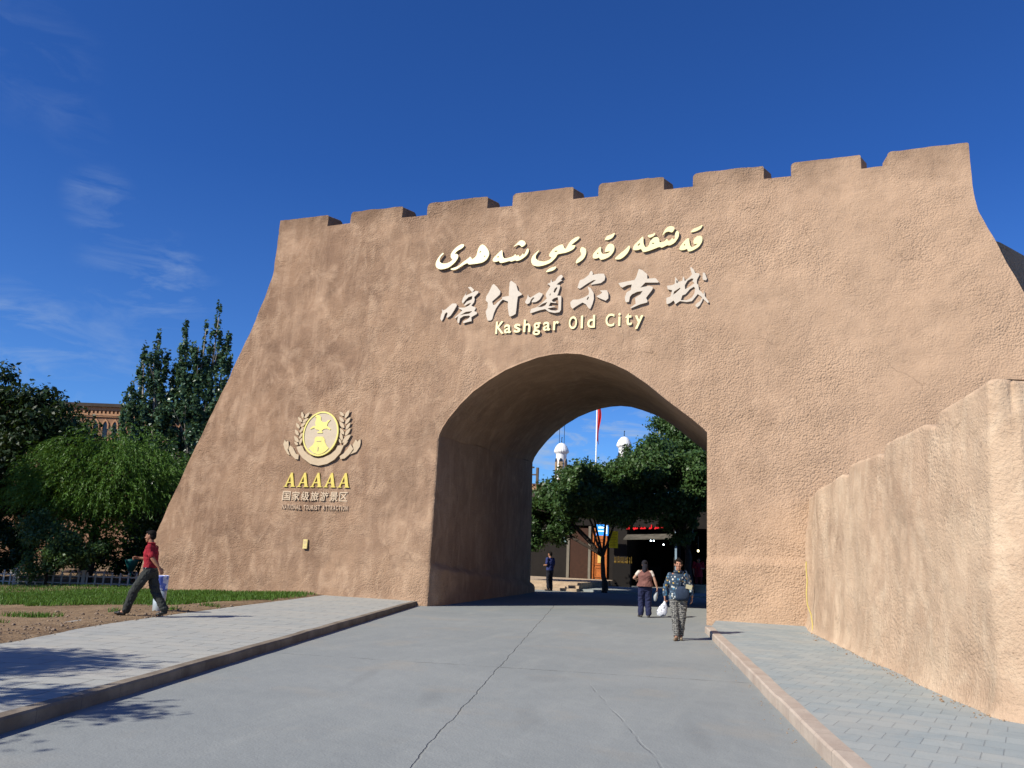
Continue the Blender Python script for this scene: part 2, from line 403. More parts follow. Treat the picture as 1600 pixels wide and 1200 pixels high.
M_WHITE = simple('white_paint', (.78, .78, .76), .6, .06, 3)

# ------------------------------------------------------------------ ground, road, pavements
mesh('ground', [(-1500, -1500, -.45), (1500, -1500, -.45), (1500, 1500, -.45), (-1500, 1500, -.45)], [(0, 1, 2, 3)], M_DIRT)['kind'] = 'structure'
KL = [(-6.02-.267*(y-5.2), y) for y in (-14, -8, -2, 3, 8, 13, 18, 21.4)]
KR = [(.10-.2*(y-7.42), y) for y in (-14, -8, -2, 3, 8, 13, 17.9, 19.3)]
def catmull(P, k=6):
    P = [Vector(p) for p in P]; out = []
    for i in range(len(P)-1):
        p0, p1, p2, p3 = P[max(i-1, 0)], P[i], P[i+1], P[min(i+2, len(P)-1)]
        for j in range(k):
            t = j/k; out.append(.5*((2*p1)+(p2-p0)*t+(2*p0-5*p1+4*p2-p3)*t*t+(3*p1-p0-3*p2+p3)*t**3))
    out.append(P[-1]); return out
KLs = catmull(KL); KRs = catmull(KR)
def poly_sheet(name, pts, z, mat, z0=None):
    ids = tessellate_polygon([[Vector((p[0], p[1], 0)) for p in pts]])
    vs = [(p[0], p[1], z) for p in pts]; fs = []
    for a, b, c in ids:
        n = (Vector(vs[b])-Vector(vs[a])).cross(Vector(vs[c])-Vector(vs[a]))
        fs.append((a, b, c) if n.z > 0 else (a, c, b))
    if z0 is not None:
        n = len(vs); vs += [(p[0], p[1], z0) for p in pts]
        fs += [(i, (i+1) % n, n+(i+1) % n, n+i) for i in range(n)]
    return mesh(name, vs, fs, mat)
road = poly_sheet('road', [(p.x-.15, p.y) for p in KLs] + [(-10.6, 22.5), (-11.6, 33.6), (-21.0, 33.6), (-21.0, 70), (60, 70), (60, -14)], 0.0, M_ROAD)
road['kind'] = 'structure'
OUT_EDGE = [(-7.5, -14), (-8.2, -4), (-8.9, 3), (-9.9, 8.3), (-10.82, 10.75), (-11.66, 13.9), (-12.7, 18.7), (-13.4, 21.9)]
OEs = catmull(OUT_EDGE)
def edge_x(y):
    return float(np.interp(y, [p.y for p in OEs], [p.x for p in OEs]))
pl = poly_sheet('left_pavement', [(p.x-.11, p.y) for p in KLs] + [(-10.4, 22.2), (-13.5, 22.2)] + [(p.x-.9, p.y) for p in reversed(OEs)], .115, M_PAVE_L, -.2)
pl['kind'] = 'structure'
pr = poly_sheet('right_pavement', [(p.x+.13, p.y) for p in KRs] + [(-2.3, 22), (6, 22), (6, -14)], .125, M_PAVE_R, -.2)
pr['kind'] = 'structure'
def kerb(name, pts, side, w, h, mat, seed):
    rng = random.Random(seed); vs = []; fs = []; seg = []
    acc = 0; n = len(pts); P = []
    for i in range(n-1):                                   # resample about every 0.21 m so the stones wander a little
        a, b = pts[i], pts[i+1]; k = max(1, int((b-a).length/.21))
        for j in range(k): P.append(a.lerp(b, j/k))
    P.append(pts[-1]); prof = [(0, -.12), (0.0, h-.02), (.018, h), (w, h+.001), (w, -.12)]
    for i, p in enumerate(P):
        d = (P[min(i+1, len(P)-1)]-P[max(i-1, 0)]).normalized(); nrm = Vector((-d.y, d.x))*side
        stone = i//3; rr = random.Random(seed*1000+stone); dz = rr.uniform(-.004, .004); dn = rr.uniform(-.006, .006)
        for (o, z) in prof:
            q = p + nrm*(o+dn); vs.append((q.x, q.y, z+(dz if z > 0 else 0)))
    m = len(prof)
    for i in range(len(P)-1):
        for j in range(m-1):
            f = (i*m+j, (i+1)*m+j, (i+1)*m+j+1, i*m+j+1); fs.append(f if side < 0 else f[::-1])
    fs += [tuple(range(m)), tuple(range((len(P)-1)*m, len(P)*m))[::-1]]
    o = mesh(name, vs, fs, mat); o['kind'] = 'structure'; return o
kerb('left_kerb', KLs, 1, .14, .122, M_KERB_L, 3)
kerb('right_kerb', KRs, -1, .16, .135, M_KERB_R, 5)

# bare earth and lawn on the left, falling gently away from the pavement
def lawn_z(x, y):
    d = edge_x(min(max(y, -14), 21.9)) - x
    z = .130 - .034*max(0, d-.4)
    z = max(z, -.28)
    n = noise.fractal(Vector((x*.55, y*.55, 3.1)), 1.0, 2.0, 4)
    amp = .035*min(1, max(.15, d*.8))
    bank = .035*math.exp(-((d-.8)/.6)**2)
    return z + amp*n + bank*(.6+.6*noise.noise(Vector((x*.8, y*.8, 0)))) - .05*math.exp(-max(0, d)/.12)
def build_lawn():
    ys = np.concatenate([np.arange(-14, 5, .6), np.arange(5, 24, .16), np.arange(24, 60, 1.2)])
    ds = np.concatenate([np.arange(0, 6, .14), np.arange(6, 16, .3), np.arange(16, 70, 2.5)])
    vs = []; fs = []; m = len(ds)
    for y in ys:
        ex = edge_x(min(y, 21.9)) + .07*noise.noise(Vector((y*2.1, 5, 0))) + .05*noise.noise(Vector((y*6.1, 9, 0)))
        if y > 22.4: ex = -19.0 if y < 34 else -20.9
        if False: ex = max(-19.0 - (y-22.4)*.15, -20.5)
        for d in ds:
            x = ex-d; vs.append((x, y, lawn_z(x, y)))
    for i in range(len(ys)-1):
        for j in range(m-1):
            fs.append((i*m+j, i*m+j+1, (i+1)*m+j+1, (i+1)*m+j)[::-1])
    o = mesh('earth_verge', vs, fs, M_DIRT, smooth=True); o['kind'] = 'structure'
build_lawn()
def build_grass():
    rg = np.random.default_rng(5); out = []
    def inside(x, y):
        x /= 1.035; y /= 1.035
        lo = np.interp(x, [-30, -15.65, -14.36, -13.0, -12.4], [11.3, 13.0, 13.9, 14.6, 17.0])
        n = noise.noise(Vector((x*.9, y*.9, 1.7)))*1.1 + noise.noise(Vector((x*3, y*3, 4)))*.6
        if y > lo + n*1.1 + .5: return True
        for (cx, cy, rx, ry) in ((-13.15, 11.35, .75, .2), (-14.6, 11.5, .7, .16), (-12.15, 10.15, .12, .1), (-12.4, 12.75, .25, .15), (-11.75, 13.6, .12, .12), (-12.0, 14.9, .3, .14)):
            if ((x-cx)/rx)**2+((y-cy)/ry)**2 < 1+n: return True
        return False
    while len(out) < 52000:
        near = rg.random() < .75
        x = rg.uniform(-21, -11.2) if near else rg.uniform(-30, -15); y = rg.uniform(9.8, 21.6) if near else rg.uniform(11, 23.5)
        d = edge_x(min(y, 21.9))-x
        if d < .12+.3*rg.random() or not inside(x, y): continue
        if y > 21.45 and x > -20.2: continue
        dens = .7+.7*noise.noise(Vector((x*1.4, y*1.4, 8)))
        if rg.random() > dens: continue
        h = rg.uniform(.04, .11); w = rg.uniform(.006, .013); a = rg.uniform(0, 6.28); l = rg.uniform(0, .06)
        b = rg.uniform(0, 6.28); z = lawn_z(x, y)-.01; ca, sa = math.cos(a)*w, math.sin(a)*w
        tx, ty = math.cos(b)*l, math.sin(b)*l
        out.append([(x-ca, y-sa, z), (x+ca, y+sa, z), (x+tx+ca*.3, y+ty+sa*.3, z+h), (x+tx-ca*.3, y+ty-sa*.3, z+h)])
    o = quads('lawn_grass', np.array(out), M_GRASS); tag(o, 'short green lawn grass beside the earth verge', 'grass', kind='stuff')
build_grass()
def build_pebbles():
    rg = random.Random(4); mb = MB()
    for i in range(420):
        y = rg.uniform(6, 16); d = abs(rg.gauss(0, 1.1))+.03; x = edge_x(y)-d
        r = rg.uniform(.008, .028)*(1.6 if rg.random() < .08 else 1)
        mb.ball((x, y, lawn_z(x, y)+r*.2), (r, r*rg.uniform(.6, 1.1), r*.7), 6, 4, Matrix.Rotation(rg.uniform(0, 3), 3, 'Z'))
    o = mb.build('loose_stones', simple('stone', (.22, .16, .11), .9, .3, 20)); tag(o, 'small loose stones scattered over the bare earth verge', 'stones', kind='stuff')
build_pebbles()

# ------------------------------------------------------------------ the city gate
D0, BAT = 21.65, .06
def gate_disp(x, z):
    p = Vector((x, z, 0))
    d = .045*noise.noise(p*.45) + .028*noise.noise(p*1.3+Vector((3, 1, 0))) + .014*noise.noise(p*3.4) + .007*noise.noise(p*8)
    if x > -2.6:                                            # thicker plinth coat at the foot of the right pier
        edge = 1.62 + .05*noise.noise(Vector((x*1.5, 0, 2)))
        t = min(1, max(0, (edge-z)/.06)); d -= .12*t*t*(3-2*t)
        t = min(1, max(0, (.22-z)/.25)); d -= .03*t
    if z < .25 and x < -10: d -= .03*(1-z/.25)
    return d
def gp(x, z, off=0.0): return (x, D0+BAT*z+gate_disp(x, z)-off, z)
_lz = [-.7, 0, .94, 1.46, 2.7, 5.13, 7.39, 8.81, 9.5, 9.89, 10.2, 10.6, 12.4]; _lx = [-20.62, -20.42, -20.22, -20.0, -19.59, -18.66, -17.79, -17.27, -17.06, -16.96, -16.89, -16.84, -16.88]
_rz = [-.7, 0, 2.7, 5.13, 8.17, 8.5, 9.02, 9.64, 10.09, 10.46, 11.2, 12.4]; _rx = [8.3, 8.0, 7.1, 6.2, 5.03, 4.9, 4.72, 4.5, 4.33, 4.19, 4.12, 4.12]
def xL(z): return float(np.interp(z, _lz, _lx)) + .02*noise.noise(Vector((z*1.7, 0, 0)))
def xR(z): return float(np.interp(z, _rz, _rx)) + .02*noise.noise(Vector((z*1.7, 9, 0)))
XJL, XJR, ZSP = -10.2, -2.5, 4.84
_ax = [-10.2, -10.12, -9.95, -9.6, -9.21, -8.75, -8.25, -7.75, -7.29, -6.85, -6.43, -6.0, -5.58, -5.1, -4.66, -4.1, -3.59, -2.91, -2.62, -2.5]
_az = [4.84, 5.05, 5.31, 5.74, 6.13, 6.46, 6.75, 6.95, 7.09, 7.16, 7.18, 7.13, 7.0, 6.82, 6.6, 6.2, 5.76, 5.22, 4.97, 4.84]
def arch_z(x): return float(np.interp(x, _ax, _az))
def jamb_l(z): return -10.2 + .09*max(0, (1-z/ZSP)) if z < ZSP else -10.2
def build_gate():
    gate = thing('city_gate', (-6.4, 21.65, 0), 'huge tan earth plaster city gate with a wide archway and notched parapet', 'gate')
    inv = Vector((6.4, -21.65, 0))
    V = []; F = []; cache = {}; lot = [0]
    def vid(p):
        k = (lot[0], round(p[0], 4), round(p[1], 4), round(p[2], 4))
        if k not in cache: cache[k] = len(V); V.append((p[0]+inv.x, p[1]+inv.y, p[2]))
        return cache[k]
    def patch(fn, us, vs, flip=False):
        g = [[vid(fn(u, v)) for u in us] for v in vs]
        for i in range(len(vs)-1):
            for j in range(len(us)-1):
                f = [g[i][j], g[i][j+1], g[i+1][j+1], g[i+1][j]]
                f = [a for n_, a in enumerate(f) if a not in f[:n_]]
                if len(f) > 2: F.append(tuple(f[::-1] if flip else f))
    ZT = 12.0
    zlow = np.concatenate([[-.7, -.3], np.linspace(0, ZSP, 54)]); vhi = np.linspace(0, 1, 78)
    zhi = [ZSP+(ZT-ZSP)*v for v in vhi]; zs = list(zlow)+zhi[1:]
    ul = np.linspace(0, 1, 112); ur = np.linspace(0, 1, 90)
    patch(lambda u, z: gp(xL(z)+(jamb_l(z)-xL(z))*u, z), ul, zs)
    patch(lambda u, z: gp(XJR+(xR(z)-XJR)*u, z), ur, zs)
    xs = sorted(set(list(np.linspace(XJL, XJR, 100))+_ax))
    patch(lambda x, v: gp(x, arch_z(x)+v*(ZT-arch_z(x))), xs, vhi)
    # soffit and inner walls, slightly skewed and rising towards the far side
    ts = [0, .004, .012, .03]+list(np.linspace(.06, 1, 44))
    def inner(x, z, t, side=0):
        sx = -.85*t; y = (D0+BAT*z+gate_disp(x, z))*(1-t) + 33.3*t
        k = (z/ZSP)*.5*t if z < ZSP else .5*t
        r = .035*(1-min(1, t/.03))**2                       # softened arris
        n = .05*noise.noise(Vector((x*.6+z*.4, y*.6, z*.6)))*min(1, t*12)*min(1, (1-t)*12+.2)
        led = 0
        if side < 0:
            lz = 1.15-.85*t + .05*noise.noise(Vector((y*.8, 0, 0)))
            s_ = min(1, max(0, (lz-z)/.05)); led = .20*s_*s_*(3-2*s_)*min(1, t*30)
            return (x+sx+n+led, y, z+k)
        if side > 0: return (x+sx+n, y, z+k)
        return (x+sx, y, z+k+n)
    patch(lambda t, z: inner(jamb_l(z), z, t, -1), ts, list(zlow), flip=False)
    patch(lambda t, z: inner(XJR, z, t, 1), ts, list(zlow), flip=True)
    patch(lambda t, x: inner(x, arch_z(x), t), ts, xs, flip=True)
    # front wall: top, flanks, back;  lower rear block carrying the passage
    YB = 24.5
    lot[0] = 1                                              # sharp edge between face and top
    patch(lambda u, t: (xL(ZT)*(1-u)+xR(ZT)*u, (1-t)*gp(xL(ZT)*(1-u)+xR(ZT)*u, ZT)[1]+t*YB, ZT+(.0)), np.linspace(0, 1, 260), [0, .25, .6, 1])
    patch(lambda t, z: (xL(z), (1-t)*gp(xL(z), z)[1]+t*YB, z), [0, .1, .3, .6, 1], zs, flip=True)
    patch(lambda t, z: (xR(z), (1-t)*gp(xR(z), z)[1]+t*YB, z), [0, .1, .3, .6, 1], zs)
    patch(lambda u, z: (xL(z)+(-11.5-xL(z))*u, YB, z), [0, .5, 1], zs, flip=True)
    patch(lambda u, z: (.6+(xR(z)-.6)*u, YB, z), [0, .5, 1], zs, flip=True)
    patch(lambda u, z: (-11.5+12.1*u, YB, z), [0, .5, 1], [8.05, 10, 12.0], flip=True)
    ZR = 8.05; yr = lambda z: 33.3
    zb = [-.7, 0, 1, 2, 3, 4, 5, 6, 7, 8, ZR]
    patch(lambda y, z: (-11.5, y, z), [YB, 27, 30, 33.3], zb, flip=True)
    patch(lambda y, z: (.6, y, z), [YB, 27, 30, 33.3], zb)
    patch(lambda x, y: (x, y, ZR), np.linspace(-11.5, .6, 12), [YB, 27, 30, 33.3])
    lo = [inner(jamb_l(z), z, 1, -1) for z in zlow]; ro = [inner(XJR, z, 1, 1) for z in zlow]
    patch(lambda u, i: (-11.5+(lo[i][0]+11.5)*u, 33.3, lo[i][2]), [0, .5, 1], range(len(lo)), flip=True)
    patch(lambda u, i: (ro[i][0]+(.6-ro[i][0])*u, 33.3, ro[i][2]), [0, .5, 1], range(len(ro)), flip=True)
    top = [inner(x, arch_z(x), 1) for x in xs]
    patch(lambda i, v: (top[i][0], 33.3, top[i][2]*(1-v)+ZR*v), range(len(xs)), [0, .5, 1], flip=True)
    patch(lambda u, v: (-11.5+(lo[-1][0]+11.5)*u, 33.3, lo[-1][2]*(1-v)+ZR*v), [0, .5, 1], [0, .5, 1], flip=True)
    patch(lambda u, v: (ro[-1][0]+(.6-ro[-1][0])*u, 33.3, ro[-1][2]*(1-v)+ZR*v), [0, .5, 1], [0, .5, 1], flip=True)
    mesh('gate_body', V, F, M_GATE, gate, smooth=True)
    # the eight merlons of the parapet
    spans = [(None, -14.96), (-14.07, -12.16), (-11.27, -9.20), (-8.37, -6.44), (-5.66, -3.73), (-2.9, -.96), (-.24, 1.54), (2.19, None)]
    for (a, b) in spans:
        rg = random.Random(int((b or 9)*100)); ZM = 12.41; rl = .13; rr_ = .05
        x0 = a if a is not None else -16.88; x1 = b if b is not None else 4.12
        if a is None: rl = .03
        def ztop(x):
            if x < x0+rl: q = (x0+rl-x)/rl; return ZM-rl+rl*math.sqrt(max(0, 1-q*q))
            if x > x1-rr_: q = (x-x1+rr_)/rr_; return ZM-rr_+rr_*math.sqrt(max(0, 1-q*q))
            return ZM + (.020*noise.noise(Vector((x*2.2, 3, 0)))+.012*noise.noise(Vector((x*7, 3, 0))))*min(1, (x-x0-rl)*6, (x1-rr_-x)*6)
        cols = [x0+rl*(1-math.cos(k/5*math.pi/2)) for k in range(5)]+list(np.linspace(x0+rl, x1-rr_, int((x1-x0)/.09)))+[x1-rr_+rr_*math.sin(k/4*math.pi/2) for k in range(1, 5)]
        nc = len(cols); vs = []; fs = []; nv = 5
        for v in range(nv+1):
            for x in cols:
                z = ZT+(ztop(x)-ZT)*v/nv; p = gp(x, z); vs.append((p[0]+inv.x, p[1]+inv.y, z))
        for v in range(nv):
            for k in range(nc-1): fs.append((v*nc+k, v*nc+k+1, (v+1)*nc+k+1, (v+1)*nc+k))
        pts = [(x0, ZT+(ztop(x0)-ZT)*v/nv) for v in range(nv)]+[(x, ztop(x)) for x in cols]+[(x1, ZT+(ztop(x1)-ZT)*v/nv) for v in range(nv-1, -1, -1)]
        n = len(pts); dep = .62; rb = .12; b0 = len(vs); cx = (x0+x1)/2
        rows = [(0, 0), (.02, .010), (dep-rb, .0), (dep-.03, .035), (dep, .12)]
        for (yy, sh) in rows:
            for (x, z) in pts:
                hz = (z-ZT)/(ZM-ZT); s_ = sh
                xx = x + ((.22 if b is not None else -.1)*yy/dep) + ((-s_*.8 if x > cx else s_*.8) if abs(x-cx) > (x1-x0)/2-.2 and yy > 0 else 0)
                vs.append((xx+inv.x, gp(x, z)[1]+yy+inv.y, z-s_*hz))
        for i in range(len(rows)-1):
            for j in range(n-1): fs.append((b0+i*n+j, b0+i*n+j+1, b0+(i+1)*n+j+1, b0+(i+1)*n+j))
        fs.append(tuple(b0+(len(rows)-1)*n+k for k in range(n)))
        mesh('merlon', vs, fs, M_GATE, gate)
    return gate
build_gate()

# ------------------------------------------------------------------ the stepped side wall on the right
def build_side_wall():
    w = thing('side_wall', (1.0, 13.5, 0), 'pale plaster side wall with a stepped top running up to the gate on the right', 'wall')
    inv = Vector((-1.0, -13.5, 0))
    plan = [(-.30, 22.6), (-.10, 21.2), (.03, 19.5), (.56, 16.5), (1.07, 13.6), (1.52, 11.1), (1.70, 10.05)]
    plan += [(1.70+.41+.42*math.cos(R(a)), 10.05+.084+.42*math.sin(R(a))) for a in range(198, 283, 7)]+[(3.2, 9.94), (6.0, 10.5)]
    P = []
    for i in range(len(plan)-1):
        a, b = Vector(plan[i]), Vector(plan[i+1]); k = max(1, int((b-a).length/.07))
        for j in range(k): P.append(a.lerp(b, j/k))
    P.append(Vector(plan[-1]))
    Q = [P[0]]+[(P[i-1]+P[i]*2+P[i+1])/4 for i in range(1, len(P)-1)]+[P[-1]]
    py = [22.6, 19.6, 17.2, 16.55, 16.48, 14.55, 14.10, 14.03, 12.3, 11.62, 11.55, 10.3, 9.9, 9.6]
    pz = [3.17, 3.19, 3.29, 3.21, 3.40, 3.37, 3.26, 3.46, 3.48, 3.34, 3.54, 3.61, 3.62, 3.62]
    steps = [(17.0, .03), (14.3, .05), (11.9, .06)]
    def top(i):
        q = Q[i]; z = float(np.interp(-q.y, [-y for y in py], pz)) if i < icorner else 3.60
        return z + .015*noise.noise(Vector((i*.05, 2, 0)))+.008*noise.noise(Vector((i*.4, 5, 0)))
    icorner = min(range(len(Q)), key=lambda i: (Q[i]-Vector((1.81, 9.84))).length)
    hs = np.concatenate([[-.4], np.linspace(0, 1, 46)])
    vs = []; fs = []
    for i, q in enumerate(Q):
        d = (Q[min(i+1, len(Q)-1)]-Q[max(i-1, 0)]).normalized(); nrm = Vector((d.y, -d.x))    # towards the road / viewer
        if nrm.x > 0 and i < icorner: nrm = -nrm
        if i >= icorner and nrm.y > 0: nrm = -nrm
        zt = top(i); row = []
        for h in hs:
            z = .0+h*(zt-.07) if h >= 0 else h
            foot = .10*math.exp(-max(0, z-.05)/.10)+.05*math.exp(-max(0, z)/.8)
            s_ = i*.07
            n = .05*noise.noise(Vector((s_*.6, z*.6, 4)))+.03*noise.noise(Vector((s_*1.6, z*1.1, 7)))+.015*noise.noise(Vector((s_*4, z*4, 1)))+.008*noise.noise(Vector((s_*9, z*9, 1)))
            p = q + nrm*(foot-(.04+.055*min(1, max(0, (-nrm.y-.22)/.7)))*z+n)
            row.append((p.x, p.y, z))
        b = Vector(row[-1])
        for k in range(1, 6):
            t = k/5*math.pi/2; o = .06*(1-math.cos(t)); row.append((b.x-nrm.x*o, b.y-nrm.y*o, b.z+.07*math.sin(t)))
        b = Vector(row[-1]); row.append((b.x-nrm.x*.75, b.y-nrm.y*.75, b.z)); row.append((b.x-nrm.x*.75, b.y-nrm.y*.75, -.4))
        vs += [(r[0]+inv.x, r[1]+inv.y, r[2]) for r in row]; m = len(row)
    for i in range(len(Q)-1):
        for j in range(m-1):
            fs.append((i*m+j, (i+1)*m+j, (i+1)*m+j+1, i*m+j+1))
    fs.append(tuple(range((len(Q)-1)*m, len(Q)*m)))
    o = mesh('wall_body', vs, fs, M_SIDE, w, smooth=True)
    bm = bmesh.new(); bm.from_mesh(o.data); bmesh.ops.recalc_face_normals(bm, faces=bm.faces); bm.to_mesh(o.data); bm.free()
build_side_wall()
def build_crumbs():
    rg = random.Random(14); mb = MB(); L = [(.03, 19.5), (.56, 16.5), (1.07, 13.6), (1.52, 11.1), (1.80, 9.75)]
    for i in range(260):
        t = rg.uniform(0, 3.999); k = int(t); a, b = Vector(L[k]), Vector(L[k+1]); p = a.lerp(b, t-k); o = abs(rg.gauss(0, .11))+.06
        r = rg.uniform(.004, .013)*(1.8 if rg.random() < .06 else 1)
        mb.ball((p.x-o, p.y-o*.18, .125+r*.4), (r, r*rg.uniform(.6, 1.1), r*.7), 6, 4, Matrix.Rotation(rg.uniform(0, 3), 3, 'Z'))
    for i in range(150):
        y = rg.uniform(4, 19); x = float(np.interp(y, [p.y for p in KRs], [p.x for p in KRs]))-abs(rg.gauss(0, .10))-.02; r = rg.uniform(.003, .009)
        mb.ball((x, y, r*.4), (r, r, r*.7), 6, 4)
    tag(mb.build('plaster_crumbs', simple('crumbled_plaster', (.30, .21, .135), .95, .25, 20)), 'crumbs of fallen plaster and grit along the side wall and kerb', 'crumbs', kind='stuff')
build_crumbs()
def build_far_rampart():
    pts = [(4.35, 10.75), (5.1, 10.4), (5.65, 9.96), (6.6, 9.3), (9, 8.2), (16, 7.4), (16, -.4), (4.35, -.4)]
    mb = MB(); n = len(pts); 
    mb.add([(x, 24.55, z) for x, z in pts]+[(x, 26.6, z) for x, z in pts],
           [tuple(range(n))[::-1], tuple(range(n, 2*n))]+[(i, (i+1) % n, n+(i+1) % n, n+i) for i in range(n)])
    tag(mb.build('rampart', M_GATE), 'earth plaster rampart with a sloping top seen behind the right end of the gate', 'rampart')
build_far_rampart()
# outlines of the raised lettering in metres on the gate face (x, z)
UYGHUR_GLYPHS=[
 [[(-10.569,10.631),(-10.698,10.492),(-10.79,10.307),(-10.765,10.155),(-10.638,10.07),(-10.486,10.068),(-10.316,10.107),(-10.134,10.251),(-10.039,10.392),(-10.037,10.498),(-10.095,10.546),(-10.17,10.542),(-10.102,10.632),(-9.916,10.722),(-9.858,10.802),(-9.894,10.853),(-10.012,10.838),(-10.175,10.724),(-10.291,10.563),(-10.29,10.435),(-10.209,10.364),(-10.268,10.305),(-10.394,10.252),(-10.546,10.254),(-10.649,10.316),(-10.668,10.403),(-10.623,10.507),(-10.532,10.585)]],
 [[(-10.279,10.051),(-10.2,10.013),(-10.051,10.022),(-9.909,10.116),(-9.704,10.215),(-9.667,10.148),(-9.487,10.154),(-9.319,10.161),(-9.174,10.191),(-9.056,10.285),(-8.994,10.448),(-9.058,10.601),(-9.173,10.739),(-9.272,10.791),(-9.37,10.693),(-9.41,10.527),(-9.423,10.423),(-9.522,10.326),(-9.574,10.32),(-9.614,10.418),(-9.714,10.342),(-9.856,10.249),(-9.996,10.133),(-10.121,10.091)],[(-9.346,10.522),(-9.308,10.571),(-9.269,10.557),(-9.313,10.502)],[(-9.188,10.381),(-9.138,10.408),(-9.127,10.351)]],
 [[(-8.883,10.208),(-8.817,10.16),(-8.715,10.173),(-8.664,10.189),(-8.638,10.114),(-8.525,10.115),(-8.322,10.16),(-8.279,10.125),(-8.139,10.165),(-8.096,10.13),(-7.956,10.17),(-7.801,10.28),(-7.728,10.418),(-7.755,10.524),(-7.803,10.487),(-7.846,10.367),(-7.883,10.298),(-7.918,10.373),(-7.964,10.294),(-8.023,10.258),(-8.058,10.344),(-8.106,10.286),(-8.162,10.374),(-8.208,10.295),(-8.492,10.237),(-8.56,10.326),(-8.584,10.537),(-8.635,10.521),(-8.752,10.406),(-8.868,10.29)],[(-8.746,10.326),(-8.696,10.355),(-8.679,10.311),(-8.723,10.294)]],
 [[(-8.248,10.59),(-8.132,10.705),(-8.016,10.809),(-7.891,10.766),(-7.833,10.656),(-7.96,10.564),(-8.026,10.643),(-8.109,10.661)]],
 [[(-7.387,10.439),(-7.503,10.357),(-7.617,10.243),(-7.648,10.082),(-7.581,9.953),(-7.418,9.898),(-7.22,9.923),(-7.026,9.988),(-6.875,10.138),(-6.831,10.236),(-6.763,10.25),(-6.548,10.271),(-6.357,10.346),(-6.283,10.451),(-6.304,10.483),(-6.421,10.484),(-6.365,10.54),(-6.195,10.666),(-6.168,10.725),(-6.218,10.75),(-6.314,10.719),(-6.447,10.629),(-6.538,10.474),(-6.573,10.396),(-6.613,10.399),(-6.656,10.485),(-6.679,10.549),(-6.815,10.52),(-6.969,10.432),(-7.08,10.278),(-7.086,10.197),(-6.994,10.148),(-7.07,10.083),(-7.226,10.035),(-7.408,10.082),(-7.502,10.161),(-7.507,10.254),(-7.443,10.351)],[(-6.94,10.323),(-6.896,10.364),(-6.817,10.353),(-6.845,10.322)]],
 [[(-7.188,9.697),(-7.037,9.826),(-6.822,9.859),(-6.896,9.754),(-7.012,9.713)]],
 [[(-6.088,10.412),(-5.97,10.341),(-5.946,10.217),(-5.997,10.061),(-6.089,9.969),(-6.24,9.891),(-6.261,9.933),(-6.226,10.021),(-6.134,10.113),(-6.088,10.17),(-6.14,10.275),(-6.134,10.356)]],
 [[(-5.758,10.06),(-5.727,10.008),(-5.632,9.999),(-5.567,10.034),(-5.526,9.95),(-5.403,9.96),(-5.236,10.035),(-5.128,10.184),(-5.113,10.322),(-5.173,10.418),(-5.286,10.439),(-5.359,10.345),(-5.403,10.229),(-5.392,10.178),(-5.26,10.196),(-5.24,10.17),(-5.352,10.124),(-5.465,10.125),(-5.516,10.219),(-5.511,10.359),(-5.559,10.353),(-5.66,10.252),(-5.742,10.159)],[(-5.633,10.149),(-5.601,10.203),(-5.581,10.165),(-5.602,10.131)]],
 [[(-5.423,10.562),(-5.351,10.686),(-5.238,10.706),(-5.098,10.772),(-5.178,10.609),(-5.309,10.551)]],
 [[(-5.121,9.935),(-4.957,10.089),(-4.811,10.195),(-4.684,10.333),(-4.655,10.26),(-4.716,10.107),(-4.824,9.989),(-4.952,9.911)]],
 [[(-4.579,10.194),(-4.532,10.16),(-4.422,10.16),(-4.34,10.192),(-4.291,10.079),(-4.182,10.089),(-4.001,10.141),(-3.803,10.211),(-3.766,10.159),(-3.587,10.24),(-3.55,10.208),(-3.39,10.28),(-3.284,10.446),(-3.268,10.582),(-3.322,10.665),(-3.375,10.592),(-3.392,10.476),(-3.374,10.425),(-3.427,10.382),(-3.463,10.444),(-3.507,10.37),(-3.57,10.356),(-3.616,10.439),(-3.66,10.365),(-3.75,10.334),(-3.823,10.341),(-3.824,10.439),(-3.88,10.514),(-3.989,10.504),(-4.096,10.386),(-4.113,10.289),(-4.166,10.225),(-4.221,10.221),(-4.278,10.344),(-4.283,10.563),(-4.32,10.556),(-4.446,10.419),(-4.554,10.311)],[(-4.453,10.311),(-4.38,10.377),(-4.367,10.337),(-4.424,10.283)],[(-4.05,10.329),(-4.004,10.348),(-3.953,10.329),(-3.995,10.304)]],
 [[(-3.753,10.521),(-3.683,10.702),(-3.558,10.817),(-3.413,10.783),(-3.394,10.712),(-3.465,10.601),(-3.556,10.649),(-3.646,10.639)]],
 [[(-4.173,10.592),(-4.027,10.607),(-3.937,10.658),(-3.971,10.552),(-4.117,10.497)]],
 [[(-3.263,10.084),(-3.219,10.041),(-3.121,10.042),(-3.042,10.074),(-3.015,9.975),(-2.874,10.01),(-2.717,10.102),(-2.63,10.248),(-2.621,10.382),(-2.683,10.436),(-2.77,10.426),(-2.858,10.347),(-2.875,10.232),(-2.849,10.191),(-2.752,10.201),(-2.787,10.166),(-2.91,10.1),(-2.954,10.143),(-2.981,10.261),(-2.991,10.379),(-3.035,10.393),(-3.141,10.296),(-3.246,10.15)],[(-3.14,10.189),(-3.105,10.234),(-3.096,10.195),(-3.122,10.168)]],
 [[(-2.965,10.552),(-2.877,10.66),(-2.754,10.696),(-2.604,10.769),(-2.665,10.639),(-2.806,10.575)]],
]
